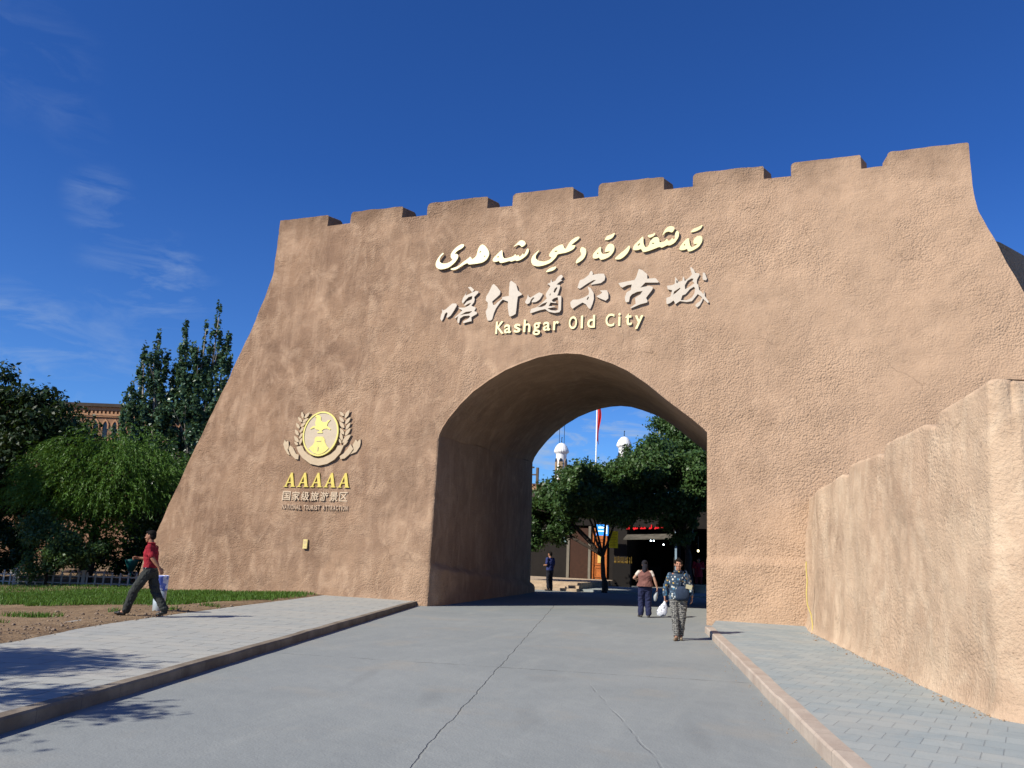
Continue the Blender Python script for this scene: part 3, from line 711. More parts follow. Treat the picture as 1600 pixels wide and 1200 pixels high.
HANZI_GLYPHS=[
 [
  [[(-10.433,8.77),(-10.399,8.704),(-10.308,8.735),(-10.1,8.911),(-9.969,8.902),(-9.945,8.838),(-10.025,8.681),(-10.122,8.525),(-10.219,8.459),(-10.258,8.479),(-10.231,8.603),(-10.263,8.641),(-10.323,8.591),(-10.357,8.449),(-10.405,8.362),(-10.459,8.437),(-10.444,8.58),(-10.413,8.651)]],
  [[(-9.623,9.403),(-9.532,9.415),(-9.413,9.307),(-9.471,9.229),(-9.532,9.297)]],
  [[(-9.641,9.287),(-9.671,9.198),(-9.675,9.135),(-9.568,9.182),(-9.355,9.266),(-9.262,9.242),(-9.276,9.189),(-9.395,9.071),(-9.371,8.997),(-9.382,8.908),(-9.465,8.797),(-9.313,8.725),(-9.327,8.672),(-9.36,8.621),(-9.266,8.579),(-9.262,8.526),(-9.436,8.43),(-9.417,8.305),(-9.497,8.292),(-9.694,8.25),(-9.682,8.32),(-9.541,8.383),(-9.474,8.45),(-9.513,8.488),(-9.695,8.481),(-9.8,8.416),(-9.824,8.266),(-9.871,8.278),(-9.889,8.386),(-9.861,8.491),(-9.966,8.426),(-9.986,8.445),(-9.747,8.663),(-9.902,8.763),(-9.68,8.749),(-9.539,8.811),(-9.472,8.896),(-9.58,8.868),(-9.685,8.803),(-9.706,8.84),(-9.623,8.942),(-9.463,9.004),(-9.453,9.111),(-9.579,9.084),(-9.681,8.982),(-9.747,8.888),(-9.787,8.935),(-9.761,9.06),(-9.696,9.164)],[(-9.826,8.507),(-9.632,8.611),(-9.451,8.623),(-9.422,8.607),(-9.518,8.547),(-9.699,8.531)]],
 ],
 [
  [[(-8.788,9.45),(-8.672,9.343),(-8.554,9.191),(-8.566,9.103),(-8.65,9.019),(-8.802,8.887),(-8.758,8.778),(-8.704,8.774),(-8.621,8.858),(-8.485,8.955),(-8.488,9.008),(-8.277,9.029),(-8.284,9.136),(-8.278,9.456),(-8.237,9.516),(-8.07,9.387),(-8.004,9.187),(-7.874,9.072),(-7.872,9.036),(-7.992,8.992),(-8.002,8.869),(-8.017,8.554),(-8.028,8.45),(-8.113,8.403),(-8.199,8.373),(-8.237,8.428),(-8.289,8.677),(-8.292,8.853),(-8.465,8.927),(-8.532,8.861),(-8.661,8.665),(-8.721,8.51),(-8.747,8.371),(-8.761,8.319),(-8.812,8.287),(-8.902,8.292),(-8.947,8.418),(-8.986,8.58),(-8.932,8.701),(-8.935,8.861),(-9.012,8.937),(-9.003,9.062),(-8.915,9.217),(-8.839,9.409)]],
 ],
 [
  [[(-7.677,9.037),(-7.654,8.97),(-7.596,8.928),(-7.479,8.995),(-7.335,9.079),(-7.222,9.024),(-7.228,8.978),(-7.305,8.852),(-7.412,8.784),(-7.541,8.774),(-7.543,8.821),(-7.465,8.919),(-7.513,8.932),(-7.574,8.87),(-7.614,8.761),(-7.687,8.728),(-7.746,8.779),(-7.748,8.826),(-7.698,8.916)]],
  [[(-6.662,9.573),(-6.623,9.514),(-6.692,9.425),(-6.636,9.402),(-6.707,9.37),(-6.813,9.284),(-6.702,9.258),(-6.699,9.183),(-6.753,8.982),(-6.778,8.937),(-6.65,8.919),(-6.644,8.807),(-6.639,8.493),(-6.68,8.423),(-6.824,8.404),(-7.008,8.452),(-7.123,8.543),(-7.286,8.516),(-7.558,8.44),(-7.579,8.478),(-7.547,8.57),(-7.384,8.615),(-7.242,8.727),(-7.137,8.822),(-7.085,8.865),(-7.126,8.952),(-7.12,9.026),(-7.044,9.152),(-6.994,9.242),(-7.052,9.302),(-7.098,9.306),(-7.054,9.34),(-7,9.355),(-6.987,9.476),(-6.954,9.37),(-6.855,9.4),(-6.787,9.508),(-6.717,9.568)],[(-6.893,9.066),(-6.861,9.157),(-6.791,9.208),(-6.78,9.17),(-6.829,9.061),(-6.855,9.026)],[(-6.935,8.808),(-6.865,8.859),(-6.757,8.889),(-6.723,8.738),(-6.72,8.499),(-6.791,8.466),(-6.938,8.494),(-7.05,8.556),(-6.833,8.589),(-6.816,8.606),(-7.017,8.628),(-6.968,8.736),(-6.803,8.707),(-6.796,8.743),(-6.896,8.75)],[(-7.365,8.614),(-7.205,8.715),(-7.061,8.761),(-7.111,8.672),(-7.128,8.645),(-7.236,8.615)],[(-7.009,8.99),(-6.964,9.024),(-6.993,8.933)]],
 ],
 [
  [[(-5.772,9.633),(-5.725,9.555),(-5.741,9.5),(-5.564,9.523),(-5.405,9.511),(-5.358,9.415),(-5.381,9.306),(-5.484,9.231),(-5.765,9.197),(-5.784,9.217),(-5.628,9.334),(-5.699,9.34),(-5.874,9.251),(-6.1,9.102),(-6.173,9.135),(-6.142,9.253),(-6.11,9.362),(-6.004,9.391),(-5.848,9.509),(-5.807,9.608)]],
  [[(-5.87,9.149),(-5.779,9.097),(-5.685,8.943),(-5.67,8.759),(-5.708,8.598),(-5.764,8.465),(-5.809,8.477),(-5.902,8.611),(-6.002,8.672),(-6.15,8.59),(-6.289,8.499),(-6.345,8.566),(-6.369,8.696),(-6.301,8.775),(-6.122,8.772),(-5.946,8.833),(-5.834,8.899),(-5.819,8.989)],[(-5.887,8.756),(-5.841,8.853),(-5.818,8.806),(-5.851,8.739)]],
  [[(-5.511,9.004),(-5.301,8.998),(-5.254,8.894),(-5.249,8.749),(-5.325,8.681),(-5.414,8.724),(-5.521,8.776),(-5.602,8.828),(-5.455,8.909),(-5.439,8.944)]],
 ],
 [
  [[(-4.391,9.579),(-4.28,9.522),(-4.151,9.395),(-4.148,9.26),(-3.914,9.261),(-3.823,9.148),(-3.84,9.121),(-4.2,9.148),(-4.289,9.059),(-4.342,9.005),(-4.09,9.044),(-3.981,8.998),(-3.998,8.923),(-4.173,8.687),(-4.127,8.608),(-4.135,8.551),(-4.331,8.508),(-4.6,8.401),(-4.601,8.43),(-4.458,8.535),(-4.481,8.708),(-4.338,8.794),(-4.268,8.904),(-4.43,8.887),(-4.574,8.82),(-4.627,8.757),(-4.651,8.605),(-4.732,8.591),(-4.761,8.631),(-4.773,8.747),(-4.722,8.898),(-4.614,8.948),(-4.598,9.043),(-4.581,9.119),(-4.709,9.109),(-4.854,9.043),(-4.911,9.085),(-4.969,9.187),(-4.804,9.213),(-4.511,9.249),(-4.458,9.342),(-4.416,9.494)]],
 ],
 [
  [[(-3.362,9.256),(-3.326,9.196),(-3.272,9.097),(-3.167,9.127),(-3.15,9.259),(-3.115,9.199),(-3.105,9.103),(-3.045,9.156),(-2.94,9.242),(-2.906,9.296),(-2.959,9.491),(-2.924,9.507),(-2.854,9.425),(-2.819,9.327),(-2.714,9.309),(-2.697,9.261),(-2.766,9.134),(-2.774,9.022),(-2.731,8.962),(-2.713,8.83),(-2.592,8.69),(-2.575,8.782),(-2.558,8.688),(-2.558,8.632),(-2.447,8.458),(-2.472,8.413),(-2.609,8.561),(-2.626,8.488),(-2.695,8.363),(-2.763,8.312),(-2.815,8.371),(-2.781,8.424),(-2.678,8.492),(-2.626,8.6),(-2.747,8.701),(-2.816,8.613),(-2.902,8.507),(-3.04,8.488),(-3.232,8.529),(-3.354,8.443),(-3.381,8.52),(-3.407,8.559),(-3.494,8.49),(-3.582,8.458),(-3.6,8.497),(-3.602,8.648),(-3.497,8.678),(-3.463,8.789),(-3.446,8.864),(-3.57,8.901),(-3.589,9.007),(-3.448,9.015),(-3.377,9.048)],[(-3.099,8.99),(-3.027,9.116),(-2.922,9.174),(-2.862,9.16),(-2.896,9.087),(-2.838,9.027),(-2.956,8.941),(-3.091,8.866)],[(-3.206,8.555),(-3.163,8.693),(-3.077,8.724),(-2.956,8.866),(-2.852,8.924),(-2.817,8.875),(-2.834,8.726),(-2.911,8.601),(-3.041,8.544)],[(-3.418,8.729),(-3.393,8.822),(-3.235,8.924),(-3.218,8.894),(-3.339,8.781)],[(-3.334,9.159),(-3.29,9.108),(-3.298,9.061),(-3.33,9.073)]],
  [[(-2.611,9.32),(-2.559,9.316),(-2.498,9.132),(-2.524,9.087),(-2.602,9.103),(-2.619,9.16)]],
 ],
]
EMBLEM={
 'horse':[(-14.568,5.069),(-14.46,5.144),(-14.353,5.152),(-14.407,5.229),(-14.382,5.362),(-14.369,5.419),(-14.445,5.42),(-14.381,5.505),(-14.293,5.494),(-14.22,5.435),(-14.204,5.321),(-14.132,5.263),(-14.004,5.27),(-13.968,5.317),(-13.863,5.335),(-13.882,5.312),(-13.947,5.241),(-13.966,5.147),(-13.825,5.051),(-13.831,5.014),(-13.955,5.062),(-14.06,5.054),(-14.138,4.998),(-14.088,4.941),(-14.106,4.922),(-14.278,4.924),(-14.294,4.962),(-14.2,4.98),(-14.227,5.018),(-14.337,5.038),(-14.41,5.096),(-14.533,5.05)],
 'tower':[(-14.305,4.811),(-14.07,4.809),(-13.995,4.733),(-13.972,4.64),(-13.88,4.509),(-13.809,4.452),(-13.902,4.36),(-14.019,4.286),(-14.175,4.258),(-14.342,4.305),(-14.486,4.417),(-14.532,4.436),(-14.379,4.567),(-14.338,4.661),(-14.351,4.755)],
 'ribbon':[(-14.997,4.504),(-14.796,4.541),(-14.697,4.38),(-14.551,4.268),(-14.322,4.165),(-14.147,4.137),(-13.981,4.165),(-13.742,4.267),(-13.591,4.396),(-13.525,4.535),(-13.316,4.543),(-13.411,4.303),(-13.593,4.101),(-13.828,3.971),(-14.117,3.915),(-14.423,3.97),(-14.729,4.156),(-14.908,4.343)],
 'r1':[(-15.245,4.552),(-15.124,4.476),(-14.987,4.287),(-14.883,4.249),(-14.884,4.109),(-14.983,4.118),(-15.156,4.25),(-15.283,4.439)],
 'r2':[(-15.473,4.744),(-15.417,4.667),(-15.335,4.705),(-15.295,4.515),(-15.324,4.42),(-15.211,4.25),(-15.29,4.269),(-15.423,4.42),(-15.505,4.592)],
 'r3':[(-13.092,4.579),(-12.98,4.431),(-13.094,4.266),(-13.244,4.138),(-13.387,4.119),(-13.42,4.211),(-13.304,4.285),(-13.177,4.432)],
 'r4':[(-12.781,4.743),(-12.757,4.632),(-12.773,4.504),(-12.876,4.339),(-13.073,4.266),(-12.965,4.394),(-13.017,4.56),(-12.934,4.726),(-12.873,4.651)],
}
LAUREL_LEFT=[[(-14.917,5.293),(-15.084,5.459)],[(-14.974,5.083),(-15.122,5.267)],[(-14.974,4.864),(-15.134,5.057)],[(-14.942,4.646),(-15.137,4.856)],[(-14.89,5.408),(-14.966,5.631)],[(-14.846,5.407),(-14.665,5.596)],[(-14.892,5.274),(-14.692,5.405)],[(-14.949,5.14),(-14.761,5.272)],[(-14.943,4.949),(-14.807,5.139)],[(-14.937,4.759),(-14.823,4.948)],[(-14.898,4.57),(-14.822,4.796)],[(-14.94,4.56),(-15.098,4.665)]]
LAUREL_RIGHT=[[(-13.434,5.46),(-13.612,5.605)],[(-13.41,5.271),(-13.601,5.444)],[(-13.375,5.083),(-13.571,5.293)],[(-13.359,4.878),(-13.523,5.085)],[(-13.398,4.692),(-13.495,4.954)],[(-13.418,4.599),(-13.511,4.749)],[(-13.393,5.384),(-13.247,5.646)],[(-13.358,5.196),(-13.187,5.418)],[(-13.316,5.027),(-13.166,5.249)],[(-13.313,4.84),(-13.145,5.081)],[(-13.378,4.618),(-13.108,4.875)],[(-13.337,4.543),(-13.187,4.672)]]

# ------------------------------------------------------------------ lettering and emblem on the gate face
def face_pt(x, z, off): return (x, D0+BAT*z-off, z)
def chaikin(P):
    out = []
    for i in range(len(P)):
        a, b = P[i], P[(i+1) % len(P)]
        out.append((a[0]*.78+b[0]*.22, a[1]*.78+b[1]*.22)); out.append((a[0]*.22+b[0]*.78, a[1]*.22+b[1]*.78))
    return out
def plate(mb, loops, off, thick, soft=False):
    """a flat cut-out (outer outline + holes) standing off the gate face"""
    if soft: loops = [chaikin(l) for l in loops]
    flat = [[Vector((p[0], p[1], 0)) for p in l] for l in loops]
    tri = tessellate_polygon(flat); pts = [p for l in loops for p in l]; n = len(pts)
    fr = [face_pt(x, z, off+thick) for x, z in pts]; bk = [face_pt(x, z, off) for x, z in pts]
    fs = []
    for a, b, c in tri:
        k = (pts[b][0]-pts[a][0])*(pts[c][1]-pts[a][1])-(pts[b][1]-pts[a][1])*(pts[c][0]-pts[a][0])
        if abs(k) < 1e-12: continue
        f = (a, b, c) if k > 0 else (a, c, b); fs.append(f); fs.append(tuple(i+n for i in f[::-1]))
    s = 0
    for li, l in enumerate(loops):
        m = len(l); A = sum(l[i][0]*l[(i+1) % m][1]-l[(i+1) % m][0]*l[i][1] for i in range(m))
        for i in range(m):
            a, b = s+i, s+(i+1) % m; f = (a, n+a, n+b, b)
            fs.append(f if (A > 0) == (li == 0) else f[::-1])
        s += m
    mb.add(fr+bk, fs)
sign = thing('script_lettering', (-6.7, 22.2, 10.3), 'bright yellow flowing script lettering, topmost of the lines over the archway', 'lettering')
def sub(parent, name, mb, mat):
    o = mb.build(name, mat, parent)
    o.matrix_parent_inverse = Matrix.Translation(parent.location).inverted(); return o
for gl in UYGHUR_GLYPHS:
    mb = MB(); plate(mb, gl, .02, .035, True); sub(sign, 'letter', mb, M_GOLD_EDGE)
sign = thing('brush_lettering', (-6.4, 22.1, 8.9), 'large cream brush-style characters below the yellow script over the archway', 'lettering')
for ch in HANZI_GLYPHS:
    mb = MB()
    for k, gl in enumerate(ch): plate(mb, gl, .02+.002*k, .035)
    sub(sign, 'character', mb, M_CREAM)
def text_geo(s, bold=0.0):
    cu = bpy.data.curves.new('txt', 'FONT'); cu.body = s; cu.size = 1.0; cu.offset = bold; cu.resolution_u = 5
    o = bpy.data.objects.new('txt_tmp', cu); COL.objects.link(o)
    dg = bpy.context.evaluated_depsgraph_get(); dg.update()
    me = bpy.data.meshes.new_from_object(o.evaluated_get(dg))
    bm = bmesh.new(); bm.from_mesh(me); bmesh.ops.remove_doubles(bm, verts=bm.verts, dist=1e-5)
    vs = [tuple(v.co) for v in bm.verts]; fs = [tuple(v.index for v in f.verts) for f in bm.faces]
    ed = {}
    for f in fs:
        for i in range(len(f)): ed[(f[i], f[(i+1) % len(f)])] = 1
    bd = [e for e in ed if (e[1], e[0]) not in ed]
    bm.free(); bpy.data.objects.remove(o); bpy.data.curves.remove(cu); bpy.data.meshes.remove(me)
    return vs, fs, bd
def letter(ch, place, thick_pair, bold=0.0, fit=None):
    """place(x, y, side) -> world point; one glyph extruded"""
    vs, fs, bd = text_geo(ch, bold)
    if fit and vs:
        x0 = min(v[0] for v in vs); x1 = max(v[0] for v in vs); y0 = min(v[1] for v in vs); y1 = max(v[1] for v in vs)
        X0, X1, Y0, Y1 = fit
        vs = [(X0+(v[0]-x0)/(x1-x0)*(X1-X0) if X1 is not None else v[0]-x0+X0, Y0+(v[1]-y0)/(y1-y0)*(Y1-Y0), 0) for v in vs]
    n = len(vs); mb = MB()
    mb.add([place(v[0], v[1], 1) for v in vs]+[place(v[0], v[1], 0) for v in vs],
           [f for f in fs]+[tuple(i+n for i in f[::-1]) for f in fs]+[(b, a, a+n, b+n) for a, b in bd])
    return mb
on_face = lambda off, th: (lambda x, z, s: face_pt(x, z, off+th*s))
sign = thing('latin_lettering', (-6.4, 22.1, 8.0), 'small yellow Latin letters reading Kashgar Old City just above the archway', 'lettering')
_W = {'K': (-8.63, .27, 0, .40), 'a': (-8.33, .22, 0, .27), 's': (-8.03, .21, 0, .27), 'h': (-7.745, .22, 0, .40), 'g': (-7.44, .23, -.115, .27)}
LAT = [('K', -8.63, .265, 0, .385), ('a', -8.36, .215, 0, .275), ('s', -8.055, .205, 0, .275), ('h', -7.76, .215, 0, .385), ('g', -7.465, .225, -.115, .275), ('a', -7.155, .215, 0, .275), ('r', -6.85, .165, 0, .275),
       ('O', -6.385, .24, 0, .385), ('l', -6.03, .062, 0, .385), ('d', -5.84, .225, 0, .385), ('C', -5.31, .255, 0, .385), ('i', -4.945, .066, 0, .385), ('t', -4.745, .185, 0, .36), ('y', -4.475, .24, -.115, .275)]
for ch, x, w, y0, y1 in LAT:
    zb = 7.86+.012*(x+8.6)
    sub(sign, 'letter', letter(ch, on_face(.02, .03), None, .016, (x, x+w, zb+y0, zb+y1)), M_GOLD_EDGE)
# tourist emblem
em = thing('tourism_emblem', (-14.15, 21.95, 4.8), 'cream and gold emblem of a galloping horse over a tower in an oval with laurels', 'emblem')
def ell(cx, cz, rx, rz, n=48): return [(cx+rx*math.cos(2*math.pi*i/n), cz+rz*math.sin(2*math.pi*i/n)) for i in range(n)]
OC = (-14.165, 4.905)
mb = MB(); plate(mb, [ell(*OC, .585, .655)], .05, .04); sub(em, 'oval_plate', mb, M_CREAM_PLATE)
mb = MB(); plate(mb, [ell(*OC, .632, .702), ell(*OC, .584, .654)[::-1]], .05, .058); sub(em, 'oval_rim', mb, M_GOLD)
for nm, key in (('horse', 'horse'), ('tower', 'tower')):
    mb = MB(); plate(mb, [EMBLEM[key]], .091, .015); sub(em, nm, mb, M_GOLD)
for q in ([(-14.20, 4.36), (-14.175, 4.36), (-14.175, 4.49), (-14.20, 4.49)], [(-14.27, 4.66), (-14.11, 4.66), (-14.11, 4.68), (-14.27, 4.68)]):
    mb = MB(); plate(mb, [q], .1065, .010); sub(em, 'tower_opening', mb, M_SAND)
for i, key in enumerate(('ribbon', 'r1', 'r2', 'r3', 'r4')):
    mb = MB(); plate(mb, [EMBLEM[key]], .02, .03+(.012 if i in (1, 3) else .0) + (.02 if i == 0 else 0)); sub(em, 'ribbon_fold', mb, M_SAND)
def laurel(leaves):
    mb = MB()
    for k, (b, t) in enumerate(leaves):
        b = Vector(b); t = Vector(t); d = t-b; n = Vector((-d.y, d.x)); w = .23
        if d.length < .01: continue
        L = [b, b+d*.2+n*w*.7, b+d*.5+n*w, b+d*.8+n*w*.62, t, b+d*.8-n*w*.35, b+d*.5-n*w*.75, b+d*.2-n*w*.6]
        plate(mb, [[(p.x, p.y) for p in L]], .025+.0015*k, .03)
    return mb
for lv in (LAUREL_LEFT, LAUREL_RIGHT): sub(em, 'laurel_sprig', laurel(lv), M_SAND)
sg = thing('rating_letters', (-14.1, 21.85, 3.45), 'row of five polished gold serif capitals AAAAA under the emblem', 'lettering')
SERIF_A = [[(0, 0), (.36, 0), (.36, .045), (.265, .06), (.33, .27), (.63, .27), (.70, .06), (.60, .045), (.60, 0), (1.04, 0), (1.04, .045), (.96, .06), (.645, 1.0), (.50, 1.0), (.12, .06), (0, .045)],
           [(.355, .34), (.48, .73), (.605, .34)][::-1]]
for i in range(5):
    x = -15.29+i*.4755; mb = MB(); w = .395
    lp = [[(x+px*w+.02*py, 3.258+py*.44) for px, py in l] for l in SERIF_A]
    if True:
        lp[1] = lp[1][::-1]
    plate(mb, lp, .025, .035); sub(sg, 'letter', mb, M_DEEP_GOLD)
sg = thing('character_line', (-14.1, 21.82, 2.98), 'line of small tan raised characters under the five gold capitals', 'lettering')
for i, ch in enumerate('国家级旅游景区'):
    x = -15.29+i*.3335
    sub(sg, 'character', letter(ch, on_face(.02, .025), None, .012, (x, x+.285, 2.845, 3.125)), M_TAN)
sg = thing('small_letter_line', (-14.1, 21.81, 2.64), 'line of tiny brown capitals reading NATIONAL TOURIST ATTRACTION under the small characters', 'lettering')
txt = 'NATIONAL TOURIST ATTRACTION'; x = -15.25; adv = {'I': .045, ' ': .075}
tot = sum(adv.get(c_, .0955) for c_ in txt); sc_ = 2.31/tot
for c_ in txt:
    a = adv.get(c_, .0955)*sc_
    if c_ != ' ': sub(sg, 'letter', letter(c_, on_face(.02, .03), None, .02, (x, x+a*(.5 if c_ == 'I' else .82), 2.575, 2.715)), M_TERRA)
    x += a
pq = thing('notice_plate', (-14.27, 21.74, 1.55), 'small pale yellow plate screwed low on the gate face below the lettering', 'plate')
mb = MB(); plate(mb, [[(-14.345, 1.42), (-14.20, 1.42), (-14.20, 1.695), (-14.345, 1.695)]], .0, .05); sub(pq, 'plate', mb, simple('yellow_plate', (.62, .50, .20), .5, .08, 20))
for k, (a, b, z) in enumerate(((-14.325, -14.235, 1.63), (-14.325, -14.22, 1.595), (-14.325, -14.25, 1.56), (-14.29, -14.255, 1.48))):
    mb = MB(); plate(mb, [[(a, z), (b, z), (b, z+.014), (a, z+.014)]], .0505, .002); sub(pq, 'print_line', mb, M_TERRA)
# loose cable in the corner
mb = MB(); cx = [(-.07, 1.62), (-.075, 1.45), (-.06, 1.2), (-.085, .95), (-.07, .7), (.0, .5), (.02, .3), (.015, .13)]
mb.tube([(x-.06, 19.72-.02*i, z) for i, (x, z) in enumerate(cx)], .014, 8)
tag(mb.build('yellow_cable', simple('yellow_sheath', (.58, .46, .14), .6)), 'thin yellow cable hanging in the corner between the gate and the side wall', 'cable')

# ------------------------------------------------------------------ trees and shrubs
def leaf_quads(clumps, n, size, rg, aspect=.5, droop=0.0, shell=.55, up=.35):
    """clumps: (centre, (rx, ry, rz)); diamond leaves filling the clumps, denser towards their outside"""
    cs = np.array([c for c, r in clumps], float); rs = np.array([r for c, r in clumps], float)
    w = (rs[:, 0]*rs[:, 1]+rs[:, 0]*rs[:, 2]+rs[:, 1]*rs[:, 2]); w /= w.sum()
    idx = rg.choice(len(clumps), n, p=w)
    d = rg.normal(size=(n, 3)); d /= np.linalg.norm(d, axis=1)[:, None]
    rad = shell+(1-shell)*rg.random(n); rad *= (1+.18*rg.normal(size=n)); deep = rg.random(n) < .3
    rad = np.where(deep, rg.random(n)**.5*shell, rad)
    P = cs[idx]+d*rs[idx]*rad[:, None]
    nrm = d*.7+rg.normal(size=(n, 3))*.75; nrm[:, 2] += up; nrm /= np.linalg.norm(nrm, axis=1)[:, None]
    t = rg.normal(size=(n, 3)); t[:, 2] -= droop; t -= (t*nrm).sum(1)[:, None]*nrm; t /= np.linalg.norm(t, axis=1)[:, None]
    b = np.cross(nrm, t); s = size*(.6+.8*rg.random(n))[:, None]; h = s*aspect
    bend = nrm*s*.12
    return np.stack([P-t*s*.5, P+b*h*.5-t*s*.06+bend, P+t*s*.5, P-b*h*.5-t*s*.06+bend], 1)
def limbs(mb, base, fork, tips, r0, rg, wob=.12, n=8):
    base = Vector(base); fork = Vector(fork)
    def path(a, b, ra, rb, k=5):
        pts = []; L = (b-a).length
        for i in range(k+1):
            t = i/k; p = a.lerp(b, t)
            if 0 < i < k: p += Vector((rg.uniform(-1, 1), rg.uniform(-1, 1), rg.uniform(-.4, .6)))*wob*L*.18
            pts.append(p)
        mb.tube(pts, [ra+(rb-ra)*i/k for i in range(k+1)], n)
        return pts
    tr = path(base, fork, r0*1.25, r0*.9)
    mb.tube([base+Vector((0, 0, -.2)), base+Vector((0, 0, .12)), base.lerp(fork, .25)], [r0*1.7, r0*1.4, r0*1.1], n)
    for t in tips:
        t = Vector(t); m = fork.lerp(t, .5)+Vector((0, 0, .18*(t-fork).length)); 
        a = path(fork, m, r0*.62, r0*.4, 3); path(m, t, r0*.4, r0*.10, 4)
        for q in range(2):
            e = t+Vector((rg.uniform(-1, 1), rg.uniform(-1, 1), rg.uniform(-.5, .4)))*.13*(t-fork).length
            path(m.lerp(t, .3+.3*q), e, r0*.22, r0*.05, 3)
def blob_clumps(c, R_, n, cr, rg, zmin=None, flat=.8):
    out = []
    while len(out) < n:
        d = Vector((rg.gauss(0, 1), rg.gauss(0, 1), rg.gauss(0, 1))).normalized(); k = rg.uniform(.35, 1)**.6
        p = Vector(c)+Vector((d.x*R_[0], d.y*R_[1], d.z*R_[2]))*k
        if zmin is not None and p.z < zmin: continue
        r = rg.uniform(*cr); out.append((tuple(p), (r*rg.uniform(.9, 1.25), r*rg.uniform(.9, 1.25), r*flat*rg.uniform(.8, 1.1))))
    return out
def tree(name, base, fork, clumps, n, size, leafm, barkm, label, cat='tree', group=None, r0=.16, seed=1, aspect=.5, droop=0., ntips=9, shell=.55, extra=None):
    rg = random.Random(seed); nr = np.random.default_rng(seed)
    t = thing(name, base, label, cat, group); o = Vector(base)
    mb = MB(); tips = [c for c, r in sorted(clumps, key=lambda q: rg.random())[:ntips]]
    limbs(mb, base, fork, tips, r0, rg)
    if extra: extra(mb, rg)
    w = mb.build('trunk', barkm, t, True); w.matrix_parent_inverse = Matrix.Translation(-o)
    c = quads('crown', leaf_quads(clumps, n, size, nr, aspect, droop, shell), leafm, t); c.matrix_parent_inverse = Matrix.Translation(-o)
    return t
rr = random.Random(21)
# beyond the gate
tree('street_tree', (-8.6, 36.6, .1), (-8.75, 36.7, 1.55), blob_clumps((-9.4, 37.3, 3.9), (2.3, 1.9, 1.65), 50, (.45, .75), rr, 3.35)+blob_clumps((-12.2, 37.2, 2.9), (1.7, 1.0, 1.2), 44, (.38, .58), rr, 1.55)+blob_clumps((-8.0, 37.6, 4.3), (1.2, 1.2, 1.4), 16, (.5, .7), rr, 3.2), 64000, .17, M_LEAF_PLANE, M_BARK,
     'round dark green tree with a forked trunk in front of the orange door', group='trees beyond the archway', r0=.105, seed=3, aspect=.55)
tree('street_tree', (-5.2, 38.6, .1), (-5.3, 38.6, 2.0), blob_clumps((-6.3, 38.4, 5.0), (2.9, 2.0, 1.95), 58, (.5, .85), rr, 3.55)+blob_clumps((-5.4, 38.0, 3.0), (.9, .8, .8), 10, (.3, .5), rr), 54000, .17, M_LEAF_PLANE, M_BARK,
     'round dark green tree over the shop with the red sign', group='trees beyond the archway', r0=.15, seed=4, aspect=.55)
tree('street_tree', (-6.4, 47.5, .1), (-6.5, 47.5, 4.0), blob_clumps((-6.6, 47.4, 7.3), (2.3, 1.8, 2.5), 40, (.5, .85), rr)+[((-7.35, 47.4, 9.5), (.5, .5, .5)), ((-5.6, 47, 8.4), (.7, .6, .5)), ((-10.0, 47.5, 7.6), (.4, .4, .5)), ((-4.9, 47, 7.6), (.8, .6, .4))], 22000, .18, M_LEAF_PLANE, M_BARK,
     'taller loose-crowned tree rising behind the round trees beyond the archway', group='trees beyond the archway', r0=.2, seed=5, aspect=.55)
# left of the gate, behind the low fence
def willow():
    base = Vector((-27.2, 26.2, -.3)); t = thing('weeping_tree', base, 'mound-shaped bright green weeping tree behind the low fence left of the gate', 'tree')
    rg = random.Random(5); nr = np.random.default_rng(5)
    mb = MB(); C = Vector((-26.7, 26.0, 2.6)); RX = Vector((3.3, 2.7, 3.0))
    limbs(mb, base, base+Vector((.1, 0, 2.2)), [tuple(C+Vector((math.cos(a)*2.0, math.sin(a)*1.7, 2.0+.5*math.sin(a*3)))) for a in np.linspace(0, 6, 9)], .17, rg)
    Q = []
    for i in range(3400):                                  # hanging switches, each a string of narrow leaves
        a = rg.uniform(0, 6.283); e = math.asin(rg.uniform(-.05, 1)); rad = rg.uniform(.72, 1.0)*(1+.10*math.sin(a*3+1.3)+.07*math.sin(a*7))
        p = C+Vector((math.cos(a)*math.cos(e)*RX.x, math.sin(a)*math.cos(e)*RX.y, math.sin(e)*RX.z))*rad
        if p.z < .4: continue
        v = Vector((math.cos(a)*.7, math.sin(a)*.7, .75))*.10+Vector((rg.uniform(-1, 1), rg.uniform(-1, 1), 0))*.05
        for k in range(rg.randint(6, 13)):
            p = p+v; v = v*.9+Vector((math.cos(a)*.004, math.sin(a)*.004, -.017))
            if p.z < .05: break
            for q in range(2):
                s = rg.uniform(.09, .16); d = (v.normalized()+Vector((rg.uniform(-.7, .7), rg.uniform(-.7, .7), rg.uniform(-.6, .3)))).normalized()
                b = d.cross(Vector((rg.gauss(0, 1), rg.gauss(0, 1), rg.gauss(0, 1)))).normalized()*s*.13
                Q.append([tuple(p), tuple(p+d*s*.45+b), tuple(p+d*s), tuple(p+d*s*.45-b)])
    w = mb.build('trunk', M_BARK, t, True); w.matrix_parent_inverse = Matrix.Translation(-base)
    inner = leaf_quads([(tuple(C+Vector((0, 0, .2))), (2.6, 2.1, 2.5))], 7000, .2, nr, .3, 1.0, .5)
    c = quads('crown', np.concatenate([np.array(Q), inner]), M_LEAF_WILLOW, t); c.matrix_parent_inverse = Matrix.Translation(-base)
willow()
